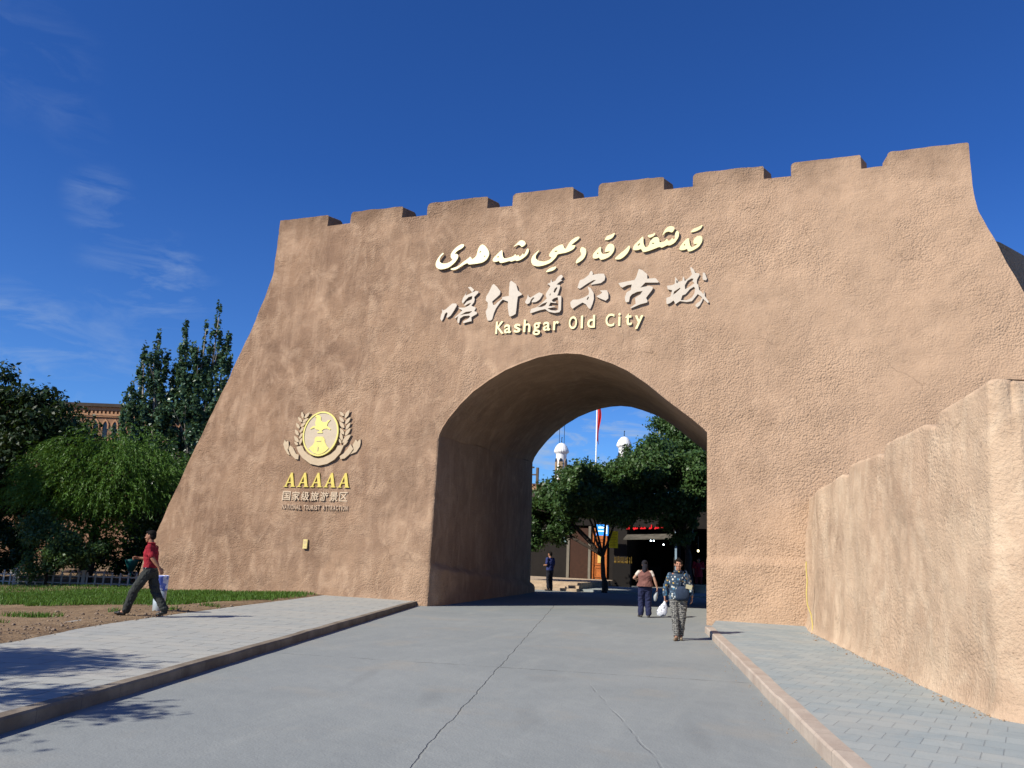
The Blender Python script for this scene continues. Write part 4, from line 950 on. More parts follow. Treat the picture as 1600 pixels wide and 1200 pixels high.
tree('broadleaf_tree', (-32.4, 25.5, -.3), (-32.3, 25.4, 2.4), blob_clumps((-31.9, 25.2, 4.6), (3.2, 2.6, 3.3), 50, (.6, 1.15), rr, .8)+[((-31.4, 24.6, 7.9), (.6, .6, .6)), ((-30.0, 24.4, 6.9), (.9, .7, .6)), ((-29.0, 24.2, 6.1), (.8, .7, .5)), ((-28.2, 24.9, 6.4), (.8, .7, .55)), ((-28.4, 24.8, 5.6), (.9, .7, .7)), ((-29.3, 24.9, 7.0), (.8, .7, .55)), ((-27.8, 25.0, 5.2), (.7, .6, .6)), ((-32.3, 24.4, 8.1), (.7, .7, .6))], 26000, .20, M_LEAF_DARK, M_BARK,
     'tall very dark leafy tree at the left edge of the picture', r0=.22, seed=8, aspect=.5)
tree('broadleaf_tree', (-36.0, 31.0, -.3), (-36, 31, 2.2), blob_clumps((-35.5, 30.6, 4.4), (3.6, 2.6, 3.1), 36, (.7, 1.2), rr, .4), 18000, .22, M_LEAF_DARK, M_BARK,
     'dark leafy tree behind the weeping tree at the far left', r0=.22, seed=9)
tree('leafy_shrub', (-25.6, 22.9, -.28), (-25.6, 22.9, .3), blob_clumps((-25.5, 22.8, 1.0), (1.5, .8, 1.15), 24, (.3, .5), rr, .1)+[((-23.9, 23.3, 1.1), (.45, .4, .3)), ((-24.2, 23.1, .7), (.4, .4, .4)), ((-26.2, 22.8, 2.15), (.5, .45, .35))], 9500, .12, M_LEAF_PLANE, M_BARK,
     'leafy shrub in front of the weeping tree just behind the low fence', 'shrub', r0=.05, seed=10)
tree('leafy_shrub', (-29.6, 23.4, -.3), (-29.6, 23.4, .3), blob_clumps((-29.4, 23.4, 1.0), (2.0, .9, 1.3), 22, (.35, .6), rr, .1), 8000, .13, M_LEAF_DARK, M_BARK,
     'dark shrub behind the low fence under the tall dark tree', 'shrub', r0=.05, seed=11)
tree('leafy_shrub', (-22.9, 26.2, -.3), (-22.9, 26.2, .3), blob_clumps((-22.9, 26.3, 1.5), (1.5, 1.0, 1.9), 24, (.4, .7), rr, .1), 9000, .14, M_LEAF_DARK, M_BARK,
     'dark shrub between the weeping tree and the left foot of the gate', 'shrub', r0=.06, seed=12)
def poplar(label, base, h, w, seed, n, shafts, group):
    rg = random.Random(seed); cl = []
    b = Vector(base)
    for (dx, dy, hh, ww) in shafts:
        k = int(hh/.62)
        for i in range(k):
            t = (i+.5)/k
            if t < .18: continue
            prof = ww*min(1, (1.04-t)*2.4)*(.75+.5*rg.random())
            z = hh*t
            for q in range(4):
                cl.append(((b.x+dx*(.35+.65*t)+rg.uniform(-1, 1)*prof*.8, b.y+dy*t+rg.uniform(-1, 1)*prof*.5, b.z+z+rg.uniform(-.3, .3)), (prof*.32, prof*.32, .5)))
        for i in range(52):                                   # loose side sprays
            t = rg.uniform(.22, .9); a = rg.uniform(0, 6.28); o_ = ww*rg.uniform(.6, 1.9)*min(1, (1.05-t)*2.0)
            cl.append(((b.x+dx*(.35+.65*t)+math.cos(a)*o_, b.y+dy*t+math.sin(a)*o_, b.z+hh*t), (.20, .20, rg.uniform(.4, .75))))
        cl.append(((b.x+dx, b.y+dy, b.z+hh*.99), (.16, .16, .5)))
    def extra(mb, r_):
        for (dx, dy, hh, ww) in shafts:
            mb.tube([b, b+Vector((dx*.3, dy*.3, hh*.25)), b+Vector((dx*.7, dy*.7, hh*.6)), b+Vector((dx, dy, hh*.97))], [.16, .12, .08, .02], 8)
    return tree('poplar', base, tuple(b+Vector((0, 0, 2.0))), cl, n, .20, M_LEAF_POPLAR, M_BARK_PALE, label, group=group, r0=.14, seed=seed, aspect=.6, ntips=10, shell=.2, extra=extra)
poplar('left of two pale-stemmed poplars rising behind the left end of the gate', (-31.9, 34.6, -.3), 11, 1.2, 31, 26000, [(.4, .1, 13.3, 1.2), (-.9, -.4, 12.7, 1.15), (-1.6, -.6, 11.9, 1.1), (-2.0, -.7, 9.8, 1.1)], 'poplars behind the gate')
tree('leafy_shrub', (-26.0, 30.5, -.3), (-26, 30.5, .3), blob_clumps((-26.0, 30.5, 1.5), (3.8, 1.2, 1.9), 40, (.5, .8), rr, .1), 12000, .17, M_LEAF_DARK, M_BARK,
     'broad dark hedge-like shrub in the gloom behind the weeping tree', 'shrub', r0=.06, seed=33)
poplar('right and taller of two pale-stemmed poplars beside the left slope of the gate', (-30.4, 35.1, -.3), 13, 1.2, 32, 28000, [(.5, .2, 14.3, 1.15), (-.1, 0, 13.4, 1.1), (-1.0, -.3, 12.2, 1.1), (1.1, .4, 12.8, 1.1)], 'poplars behind the gate')
tree('broadleaf_tree', (-27.0, 34.5, -.3), (-27, 34.5, 2.0), blob_clumps((-27.2, 34.4, 4.6), (2.0, 1.5, 2.4), 22, (.5, .9), rr, 1), 9000, .2, M_LEAF_DARK, M_BARK,
     'dark tree low behind the left slope of the gate under the poplars', r0=.18, seed=14)
# street tree just outside the frame on the left: its shade falls on the pavement
tree('unseen_tree', (-13.4, 1.2, .1), (-13.3, 1.2, 2.6), [((-12.5, 2.7, 5.0), (1.0, .8, .5)), ((-9.9, 1.5, 4.6), (.9, .5, .35)), ((-12.5, 1.8, 5.4), (1.1, 1.0, .8)), ((-13.4, .6, 5.8), (1.5, 1.4, 1.2)), ((-14.6, 1.6, 5.2), (1.2, 1.1, .9)), ((-12.7, -.2, 4.8), (1.2, 1.0, .7)), ((-11.5, .4, 4.7), (1.2, .6, .4)), ((-10.2, .2, 4.5), (1.0, .5, .35))], 9000, .16, M_LEAF_PLANE, M_BARK,
     'street tree standing left of the camera whose shade falls on the pavement', r0=.16, seed=15)
for k, (x, y, z_, r_) in enumerate(((-31.2, 17.6, 6.6, (2.7, 2.3, 2.3)), (-35.6, 19.0, 7.0, (3.0, 2.4, 2.6)))):  # two unseen trees, added only to throw shade on the trees behind the fence
    tree('unseen_tree', (x, y, -.3), (x, y, 3.2), blob_clumps((x, y, z_), r_, 26, (.7, 1.1), rr, 1.0), 9000, .24, M_LEAF_DARK, M_BARK,
         ('unseen dark tree added off to the left to shade the weeping tree and fence', 'second unseen dark tree added far left to shade the tall dark tree')[k], r0=.2, seed=16+k)
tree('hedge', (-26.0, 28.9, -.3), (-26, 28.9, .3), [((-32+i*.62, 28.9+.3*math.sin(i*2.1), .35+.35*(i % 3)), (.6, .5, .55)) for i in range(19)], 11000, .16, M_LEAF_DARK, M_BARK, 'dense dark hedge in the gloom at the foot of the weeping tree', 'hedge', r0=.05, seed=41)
# ------------------------------------------------------------------ low fence, bins
def build_fence():
    A = Vector((-31.5, 21.6, -.30)); B = Vector((-26.4, 22.3, -.29)); C2 = Vector((-22.9, 24.9, -.29)); segs = [(A, B), (B, C2), (C2, Vector((-19.9, 27.2, -.29)))]
    f = thing('low_picket_fence', (-26.4, 22.3, -.29), 'low grey picket fence with small finials along the back of the lawn', 'fence'); inv = Matrix.Translation((26.4, -22.3, .29))
    def part(name, mb): o = mb.build(name, M_FENCE, f); o.matrix_parent_inverse = inv
    for a, b in segs:
        d = (b-a).normalized(); L = (b-a).length; rot = Matrix.Rotation(math.atan2(d.y, d.x), 3, 'Z'); n = int(L/.27)
        mb = MB(); mb.box((0, -.015, .13), (L, .015, .17), rot, a); mb.box((0, -.015, .37), (L, .015, .41), rot, a); part('rail', mb)
        for i in range(n):
            p = a+d*(L*(i+.5)/n); mb = MB()
            mb.box((-.028, -.045, .02), (.028, -.0155, .46), rot, p); mb.box((-.055, -.047, .425), (.055, -.0135, .455), rot, p); mb.ball(tuple(p+Vector((0, 0, .50))+rot@Vector((0, -.03, 0))), (.036, .03, .045), 8, 6)
            part('picket', mb)
        for p in (a, a.lerp(b, .5)):
            mb = MB(); mb.box((-.06, -.06, -.1), (.06, .06, .56), rot, p+rot@Vector((0, .08, 0))); mb.box((-.075, -.075, .56), (.075, .075, .60), rot, p+rot@Vector((0, .08, 0))); part('post', mb)
    o = mesh('fence_footing', *(lambda m: (m.v, m.f))(MB().box((0, .1, -.3), ((segs[1][1]-segs[1][0]).length+2.8, .32, .07), Matrix.Rotation(math.atan2(2.6, 3.5), 3, 'Z'), B)), simple('footing_concrete', (.30, .26, .21), .9)); o.parent = f; o.matrix_parent_inverse = inv
build_fence()
def build_bin():
    z = lawn_z(-12.22, 13.65); b = thing('litter_bin', (-12.22, 13.65, z-.02), 'slim cylindrical litter bin with a blue and white patterned top behind the walking man', 'bin'); b.scale = (1.1, 1.1, 1.12)
    m = MB(); m.lathe([(.085, -.05), (.09, .0), (.10, .02), (.112, .37)], n=24); m.build('drum', simple('galvanised_steel', (.42, .47, .47), .4, .12, 10, .3, spec=.5), b, True)
    t = NT('patterned_wrap'); v = t.voro(17, t.map((1, 1, 1.2)), out='Color'); c = t.mix(t.rng(v, .35, .55), (.10, .16, .55), (.70, .72, .80)); t.color(c).rough(.45)
    m = MB(); m.lathe([(.113, .371), (.116, .38), (.118, .60), (.123, .605), (.123, .622), (.11, .628), (.105, .56)], n=24); m.build('patterned_top', t.m, b, True)
build_bin()
def build_lamp():
    z = -.29; b = thing('garden_lamp', (-24.25, 25.4, z), 'small dark teal garden lamp post in the shade behind the low fence', 'lamp')
    M_ = simple('teal_paint', (.01, .10, .10), .5)
    m = MB(); m.lathe([(.09, -.05), (.09, .03), (.04, .06), (.035, .55)], n=12); m.build('post', M_, b, True)
    m = MB(); m.lathe([(.10, .56), (.24, .95), (.25, 1.0), (.04, 1.04)], n=16); m.build('lamp_head', M_, b, True)
build_lamp()

# ------------------------------------------------------------------ buildings
def m_brick():
    t = NT('tan_brick'); br = t.N.new('ShaderNodeTexBrick'); t.L.new(t.map((1, 1, 1), rot=(R(90), 0, 0)), br.inputs['Vector'])
    br.inputs['Scale'].default_value = 1.0; br.inputs['Brick Width'].default_value = .24; br.inputs['Row Height'].default_value = .07; br.inputs['Mortar Size'].default_value = .006
    br.inputs['Color1'].default_value = (.30, .155, .08, 1); br.inputs['Color2'].default_value = (.24, .12, .065, 1); br.inputs['Mortar'].default_value = (.30, .22, .15, 1)
    t.color(t.mix(t.rng(t.noise(.8, detail=5), .4, .7, 0, .4), br.outputs['Color'], (.20, .11, .06))).rough(.9); return t.m
M_BRICK = m_brick()
M_TRIM = simple('light_brick_trim', (.40, .22, .115), .85, .15, 5)
M_ROOFD = simple('dark_roof_edge', (.05, .038, .03), .8, .2, 4)
M_GLASS = simple('dark_glass', (.012, .013, .015), .15, .2, 3, spec=.5)
def frame_at(o, ang): return Matrix.Translation(o) @ Matrix.Rotation(ang, 4, 'Z')
def brick_building():
    ang = math.atan2(.333, .943); b = thing('brick_building', (-58.0, 44.15, -.4), 'tan brick building with a dentil cornice and a row of pointed arch windows', 'building', rz=ang)
    mb = MB(); mb.box((0, 0, 0), (30, 9, 11.35)); mb.build('wall', M_BRICK, b)
    mb = MB(); mb.box((-.2, -.35, 11.352), (30.2, 9.3, 11.60)); mb.build('roof', M_ROOFD, b)
    mb = MB(); mb.box((-.05, -.16, 11.10), (30.05, -.003, 11.35)); mb.box((-.05, -.14, 10.72), (30.05, -.003, 10.86)); mb.box((-.05, -.10, 10.62), (30.05, -.003, 10.717))
    for i in range(100): mb.box((.02+i*.3, -.12, 10.863), (.17+i*.3, -.003, 11.097))
    mb.build('cornice', M_TRIM, b)
    mb = MB(); mb.box((9.9, 2, 11.6), (9.95, 2.05, 12.4)); mb.build('aerial', M_GLASS, b)
    for i in range(36):
        x = 2.2+i*.71
        if x > 21: break
        ar = [(-.17, 9.1), (.17, 9.1), (.17, 10.0), (.12, 10.17), (0, 10.33), (-.12, 10.17), (-.17, 10.0)]
        ou = [(-.27, 9.75), (-.17, 9.75), (-.17, 10.0), (-.12, 10.17), (0, 10.33), (.12, 10.17), (.17, 10.0), (.17, 9.75), (.27, 9.75), (.27, 10.05), (.18, 10.29), (0, 10.50), (-.18, 10.29), (-.27, 10.05)]
        def ex(P, y0, y1):
            m = MB(); n = len(P); tri = tessellate_polygon([[Vector((p[0], p[1], 0)) for p in P]])
            m.add([(x+p[0], y1, p[1]) for p in P]+[(x+p[0], y0, p[1]) for p in P], [t_ for t_ in tri]+[tuple(k+n for k in t_[::-1]) for t_ in tri]+[(k, (k+1) % n, n+(k+1) % n, n+k) for k in range(n)]); return m
        w = ex(ou, -.002, -.09).build('window', M_TRIM, b); ex(ar, -.002, -.02).build('pane', M_GLASS, w)
brick_building()
def tower(name, label, x, y, top, r, windows_z, rods, group):
    t = thing(name, (x, y, -.4), label, 'tower', group)
    m = MB(); m.lathe([(r*1.08, 0), (r*1.03, top-8), (r*.93, top-1.7), (r*.95, top-1.62), (r*1.0, top-1.55)], n=28); m.build('shaft', M_WHITE, t, True)
    prof = []; m = MB(); vs = []; fs = []; n = 56
    for (rr_, z, sc) in ((r*1.0, top-1.56, 0), (r*1.24, top-1.35, 1), (r*1.28, top-1.22, 1), (r*1.2, top-.95, .6), (r*.95, top-.5, .35), (r*.55, top-.15, .2), (.02, top, 0)):
        for j in range(n):
            q = 2*math.pi*j/n; k = 1+.05*sc*math.cos(q*18); vs.append((rr_*k*math.cos(q), rr_*k*math.sin(q), z))
    for i in range(6):
        for j in range(n): fs.append((i*n+j, i*n+(j+1) % n, (i+1)*n+(j+1) % n, (i+1)*n+j))
    m.add(vs, fs); m.build('cap', M_WHITE, t, True)
    for k in range(6):
        a = -math.pi/2+.22+k*math.pi/3; ro = Matrix.Rotation(a+math.pi/2, 3, 'Z'); w = .27; rad = r*.985
        P = [(-w, windows_z-3.2), (w, windows_z-3.2), (w, windows_z-.5), (w*.6, windows_z-.12), (0, windows_z), (-w*.6, windows_z-.12), (-w, windows_z-.5)]
        m = MB(); n2 = len(P); m.add([tuple(ro @ Vector((px, -rad-.05, pz))) for px, pz in P]+[tuple(ro @ Vector((px*.9, -rad*.8, pz))) for px, pz in P], [tuple(range(n2))]+[(i+n2, (i+1) % n2+n2, (i+1) % n2, i) for i in range(n2)])
        m.build('arched_window', simple('window_shadow', (.28, .19, .11), .8) if 'window_shadow' not in bpy.data.materials else bpy.data.materials['window_shadow'], t)
        m = MB(); P2 = P[2:]; m.add([tuple(ro @ Vector((px, -rad-.056, pz))) for px, pz in P2], [tuple(range(len(P2)))]); m.build('lunette', M_GLASS, t)
    m = MB(); m.tube([(0, 0, top-.05), (0, 0, top+.7)], .05, 6); m.ball((0, 0, top+.18), .08, 8, 6); m.ball((.03, 0, top+.72), .08, 8, 6)
    for dx, hh in rods: m.tube([(dx, 0, top-.6), (dx, 0, top+hh)], .04, 6)
    m.build('finial', M_GLASS, t)
tower('minaret', 'left white minaret with a scalloped cap and thin rods, seen through the archway', -32.35, 110, 17.2, .78, 15.0, ((-.35, 3.2), (.35, 3.0)), 'white minarets')
tower('minaret', 'right white minaret with a scalloped cap half hidden by the tree tops', -23.55, 110, 18.0, .78, 15.8, (), 'white minarets')
fp = thing('flagpole', (-22.43, 90, -.4), 'tall white flagpole with a limp red flag seen through the archway', 'flagpole')
MB().tube([(0, 0, 0), (0, 0, 12), (0, 0, 19.6)], [.11, .085, .06], 10).build('pole', M_WHITE, fp, True)
def flag():
    vs = []; fs = []; n, k = 13, 24
    for i in range(k+1):
        for j in range(n+1):
            t = i/k; s_ = j/n; w = .40-.12*t+.07*math.sin(t*7)
            vs.append((.09+s_*w*(.75+.25*math.sin(t*5)), .10*math.sin(s_*9+t*4)*(.3+s_), 18.9-t*4.2-.5*s_))
    for i in range(k):
        for j in range(n): fs.append((i*(n+1)+j, (i+1)*(n+1)+j, (i+1)*(n+1)+j+1, i*(n+1)+j+1))
    o = mesh('flag', vs, fs, simple('red_cloth', (.50, .03, .025), .7, .15, 4), fp, True)
    m = o.modifiers.new('t', 'SOLIDIFY'); m.thickness = .012
flag()
def small_house():
    h = thing('tiled_house', (-22.0, 54.5, -.4), 'low tan house with a tiled roof edge and open timber roof frame beyond the archway', 'house')
    m = MB(); m.box((-7, -4, 0), (9, 4, 5.9)); m.build('wall', M_TRIM, h)
    m = MB(); m.box((-7.3, -4.5, 5.902), (9.3, 4.4, 6.12)); 
    for i in range(46): m.tube([(-7.2+i*.36, -4.55, 6.18), (-7.2+i*.36, 0, 6.6)], .10, 6)
    m.build('roof', simple('roof_tile', (.36, .20, .11), .8, .2, 5), h)
    m = MB()
    for x in (1.5, 3.4): m.box((x, 2.4, 6.1), (x+.16, 2.6, 8.3-.25*(x > 2)))
    m.box((-4, 2.38, 8.02), (3.2, 2.62, 8.12)); m.box((.2, 2.38, 7.5), (3.4, 2.62, 7.58))
    m.build('timber_frame', M_WOOD, h)
small_house()
def shop():
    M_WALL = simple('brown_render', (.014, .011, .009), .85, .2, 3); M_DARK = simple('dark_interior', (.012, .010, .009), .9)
    M_ORNG = simple('varnished_orange_wood', (.40, .115, .02), .45, .25, 12, spec=.4); M_BRN = simple('brown_panel', (.045, .018, .009), .7, .2, 6)
    s = thing('shop_building', (-9, 44, 0), 'dark shop building in the shade of the trees beyond the archway with an open front', 'building')
    inv = Matrix.Translation((9, -44, 0))
    def part(name, mb, mat, par=None):
        o = mb.build(name, mat, par or s); 
        if par is None: o.matrix_parent_inverse = inv
        return o
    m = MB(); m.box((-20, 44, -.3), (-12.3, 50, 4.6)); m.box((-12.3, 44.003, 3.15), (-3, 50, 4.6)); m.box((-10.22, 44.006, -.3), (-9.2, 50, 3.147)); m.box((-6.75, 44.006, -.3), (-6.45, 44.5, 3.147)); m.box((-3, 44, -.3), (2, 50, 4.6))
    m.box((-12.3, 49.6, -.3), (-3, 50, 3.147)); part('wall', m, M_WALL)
    m = MB(); m.box((-20.3, 43.4, 4.602), (2.3, 50.3, 4.8)); part('roof', m, M_ROOFD)
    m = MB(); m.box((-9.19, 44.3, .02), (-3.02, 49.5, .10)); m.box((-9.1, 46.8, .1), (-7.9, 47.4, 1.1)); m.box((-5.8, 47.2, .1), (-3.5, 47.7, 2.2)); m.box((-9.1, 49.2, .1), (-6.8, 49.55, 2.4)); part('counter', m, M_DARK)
    # carved orange door
    m = MB(); m.box((-11.08, 43.86, .36), (-10.96, 44.02, 3.02)); m.box((-10.36, 43.86, .36), (-10.24, 44.02, 3.02)); m.box((-10.958, 43.86, 2.86), (-10.362, 44.02, 3.02))
    d = part('door', m, M_ORNG)
    m = MB(); m.box((-10.957, 43.95, .37), (-10.363, 44.0, 2.857))
    for (z0, z1) in ((.45, 1.0), (1.08, 1.85), (1.93, 2.35), (2.43, 2.78)): 
        m.box((-10.90, 43.915, z0), (-10.42, 43.949, z0+.05)); m.box((-10.90, 43.915, z1-.05), (-10.42, 43.949, z1)); m.box((-10.90, 43.917, z0+.051), (-10.85, 43.949, z1-.051)); m.box((-10.47, 43.917, z0+.051), (-10.42, 43.949, z1-.051))
    part('door_leaf', m, M_ORNG)
    m = MB(); m.box((-10.75, 43.93, 1.2), (-10.57, 43.9495, 1.75)); part('door_panel', m, simple('pale_panel', (.62, .42, .12), .5))
    m = MB(); m.box((-12.25, 43.8, .36), (-11.25, 44.02, 3.0)); part('shutter', m, M_BRN)
    m = MB(); m.box((-12.42, 43.75, .36), (-12.27, 43.99, 3.4)); m.box((-11.23, 43.75, .36), (-11.10, 43.99, 3.1)); part('pilaster', m, simple('pale_pilaster', (.17, .15, .115), .7))
    m = MB(); m.box((-12.9, 43.9, 2.2), (-12.5, 43.99, 3.5)); part('window', m, simple('pale_window', (.30, .45, .46), .25, .3, 5, spec=.6))
    m = MB(); m.box((-6.62, 43.55, .1), (-6.52, 43.65, 3.1)); part('post', m, simple('pale_blue_post', (.22, .30, .36), .5))
    m = MB(); m.add([(-9.2, 43.1, 2.50), (-6.6, 43.1, 2.62), (-6.6, 43.98, 2.86), (-9.2, 43.98, 2.74), (-9.2, 43.1, 2.44), (-6.6, 43.1, 2.56), (-6.6, 43.98, 2.80), (-9.2, 43.98, 2.68)], [(0, 1, 2, 3), (7, 6, 5, 4), (4, 5, 1, 0), (5, 6, 2, 1), (6, 7, 3, 2), (7, 4, 0, 3)]); part('awning', m, simple('faded_awning', (.10, .09, .07), .8, .4, 3))
    # red script sign over the opening
    sg = thing('shop_sign', (-8.2, 43.9, 3.1), 'row of red script letters over the dark shop opening', 'sign')
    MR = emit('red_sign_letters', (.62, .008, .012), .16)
    def word(pts):
        m = MB(); P = [Vector((p[0], p[1], 0)) for p in pts]; tri = tessellate_polygon([P]); n = len(P)
        q = lambda p, y: (-9.22+p[0]*.0043-(-8.2), y-43.9, 3.0+(1-p[1]/100)*.22+p[0]*.00022-3.1)
        m.add([q(p, 43.94) for p in pts]+[q(p, 43.99) for p in pts], [t_ for t_ in tri]+[(i, (i+1) % n, n+(i+1) % n, n+i) for i in range(n)]); m.build('letter', MR, sg)
    word([(0, 90), (10, 60), (25, 65), (30, 0), (40, 0), (45, 70), (40, 100), (5, 105)])
    word([(75, 75), (90, 50), (100, 70), (112, 45), (122, 72), (140, 60), (140, 90), (110, 100), (95, 118), (85, 100)])
    word([(165, 70), (180, 70), (185, 45), (195, 72), (215, 72), (218, 50), (228, 55), (240, 80), (235, 98), (170, 98)])
    word([(272, 85), (285, 60), (300, 72), (303, 0), (313, 0), (315, 80), (305, 102), (278, 104)])
    word([(338, 100), (350, 70), (362, 50), (372, 70), (390, 70), (393, 50), (403, 70), (420, 70), (423, 48), (433, 70), (480, 66), (486, 84), (480, 96), (370, 98), (350, 112)])
    b = thing('blue_sign', (-10.3, 43.0, 2.9), 'bright blue and white sign hung above the orange door', 'sign')
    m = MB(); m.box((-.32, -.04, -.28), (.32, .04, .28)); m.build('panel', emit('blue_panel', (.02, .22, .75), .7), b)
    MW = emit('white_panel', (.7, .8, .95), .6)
    for lo, hi in (((-.2, -.05, .08), (.15, -.0405, .17)), ((-.22, -.05, -.08), (.2, -.0405, -.03)), ((.2, -.05, -.2), (.27, -.0405, .25))): m = MB(); m.box(lo, hi); m.build('letter_bar', MW, b)
    y = thing('yellow_notice', (-9.02, 40.0, 2.37), 'yellow banner covered in small print hanging between the door and the shop opening', 'sign')
    m = MB(); m.box((-.215, -.01, -.40), (.215, .01, .40)); m.build('banner', simple('yellow_banner', (.78, .70, .03), .6, .1, 3), y)
    MP = simple('banner_print', (.36, .30, .02), .6)
    for k in range(9): m = MB(); m.box((-.17, -.013, .31-k*.078), (.12+.05*math.sin(k*2.3), -.0105, .335-k*.078)); m.build('print_line', MP, y)
    m = MB(); m.tube([(-.2, 0, .40), (-.2, 0, 2.2)], .008, 6); m.tube([(.2, 0, .40), (.2, 0, 2.2)], .008, 6); m.build('cord', M_GLASS, y)
    for k, (x, yy, z, col, e, lab) in enumerate(((-8.3, 46, 2.5, (.75, .9, 1), 9, 'left of a pair of small white lamps inside the dark shop'), (-8.14, 46, 2.5, (.75, .9, 1), 9, 'right of a pair of small white lamps inside the dark shop'), (-7.6, 46, 2.31, (.9, .95, 1), 12, 'single round white lamp inside the dark shop'),
        (-5.73, 41.3, 2.45, (1, .45, .08), .9, 'amber globe lamp hanging under the tree near the right pier'), (-5.68, 41.2, 2.14, (1, .75, .1), 2.5, 'small yellow lamp hanging below the amber globe'), (-5.2, 41.6, 2.0, (1, .9, .55), 3, 'small pale lamp nearest the right pier'))):
        l = thing('hanging_lamp', (x, yy, z), lab, 'lamp', 'lamps of the shop front'); r = .032 if k < 3 else (.09 if k == 3 else .05)
        MB().ball((0, 0, 0), (r, r, r*1.2), 10, 8).build('bulb', emit('lamp_glow_%d' % k, col, e), l, True)
        MB().tube([(0, 0, r), (0, 0, .7)], .008, 6).build('cord', M_GLASS, l)
    st = MB()
    for k in range(3): st.box((-14.4-.0*k, 35.9+.38*k, -.2), (-9.7+.001*k, 36.28+.38*k if k < 2 else 43.74, .12*(k+1)+.0))
    for k in range(3): st.box((-15.3+.3*k, 36.0+.38*k, -.2), (-14.402, 43.7, .12*(k+1)-.003))
    tag(st.build('stone_steps', M_STEP), 'three sunlit pale stone steps leading up to the shuttered front beyond the archway', 'steps')
    fl = MB(); fl.box((-9.695, 36.5, -.2), (4, 43.99, .10)); tag(fl.build('shop_pavement', M_PAVE_R), kind='structure')
    pb = thing('planter_box', (-5.05, 39.6, .1), 'low pale stone planter block beside the right pier beyond the archway', 'planter')
    m = MB(); m.box((-.42, -.2, 0), (.42, .2, .30)); m.box((-.46, -.24, .302), (.46, .24, .37)); m.build('box', M_CREAM_PLATE, pb)
    m = MB(); m.box((-.38, -.17, .3705), (.38, .17, .39)); m.build('soil', M_DARK, pb)
    tr = thing('trinket_rack', (-9.75, 41.5, .36), 'dark stand with golden trinkets beside the tree trunk', 'stand')
    tr.location = (-9.05, 42.2, .1)
    m = MB(); m.box((-.45, -.2, 0), (.45, .2, 1.15)); m.build('cabinet', M_DARK, tr)
    m = MB(); rg = random.Random(3)
    for k in range(14): m.lathe([(.03, 1.152), (.035, 1.2), (.012, 1.22+rg.uniform(0, .14)), (.02, 1.38+rg.uniform(-.05, .12)), (.004, 1.45)], (-.38+k*.066, rg.uniform(-.1, .1), 0), 8)
    m.build('brass_pots', simple('dull_brass', (.22, .14, .03), .4, .2, 14, .6), tr)
shop()

# ------------------------------------------------------------------ people
def V3(*a): return Vector(a)
def hand(mb, w, d, n, side, curl, s=1.0):
    """w wrist, d along the hand, n palm normal, side: thumb direction across the palm"""
    d = Vector(d).normalized(); n = Vector(n); n = (n-d*n.dot(d)).normalized(); a = d.cross(n).normalized()*side
    w = Vector(w); k = w+d*.082*s
    for o in (-.026, -.009, .009, .026):
        mb.cap(w+a*o*.75*s, .014*s, k+a*o*1.05*s, .0125*s, 8)
    for i, (o, L) in enumerate(((.030, .072), (.0105, .08), (-.0105, .074), (-.030, .058))):
        p = k+a*o*s; f1 = (d*math.cos(curl*.7)+n*math.sin(curl*.7)); f2 = (d*math.cos(curl*1.6)+n*math.sin(curl*1.6)); f3 = (d*math.cos(curl*2.3)+n*math.sin(curl*2.3))
        q = p+f1*L*.45*s; r = q+f2*L*.32*s; t = r+f3*L*.27*s
        mb.cap(p, .0098*s, q, .0092*s, 8); mb.cap(q, .0092*s, r, .0085*s, 8); mb.cap(r, .0085*s, t, .007*s, 8)
    b = w+d*.022*s+a*.024*s; m = b+(d*.55+a*.75+n*.35).normalized()*.042*s; t = m+(d*.9+a*.25+n*.45).normalized()*.034*s
    mb.cap(b, .0135*s, m, .0115*s, 8); mb.cap(m, .011*s, t, .0085*s, 8)
def skin_mat(name, c):
    t = NT(name); cc = Vector(c)
    t.color(t.mix(t.rng(t.noise(14, detail=4), .35, .7), tuple(cc*.85), tuple(cc*1.12))).rough(.5)
    t.b.inputs['Subsurface Weight'].default_value = .06; t.b.inputs['Subsurface Radius'].default_value = (.02, .008, .004); return t.m
def cloth(name, c, var=.18, scale=9, fold=.02):
    t = NT(name); cc = Vector(c)
    t.color(t.mix(t.rng(t.noise(scale, detail=5), .3, .7), tuple(cc*(1-var)), tuple(cc*(1+var)))).rough(.85)
    t.bump(t.noise(7, t.map((1, 1, .45)), detail=3, dist=1.5), fold); t.bump(t.noise(120, detail=2), .0015); return t.m
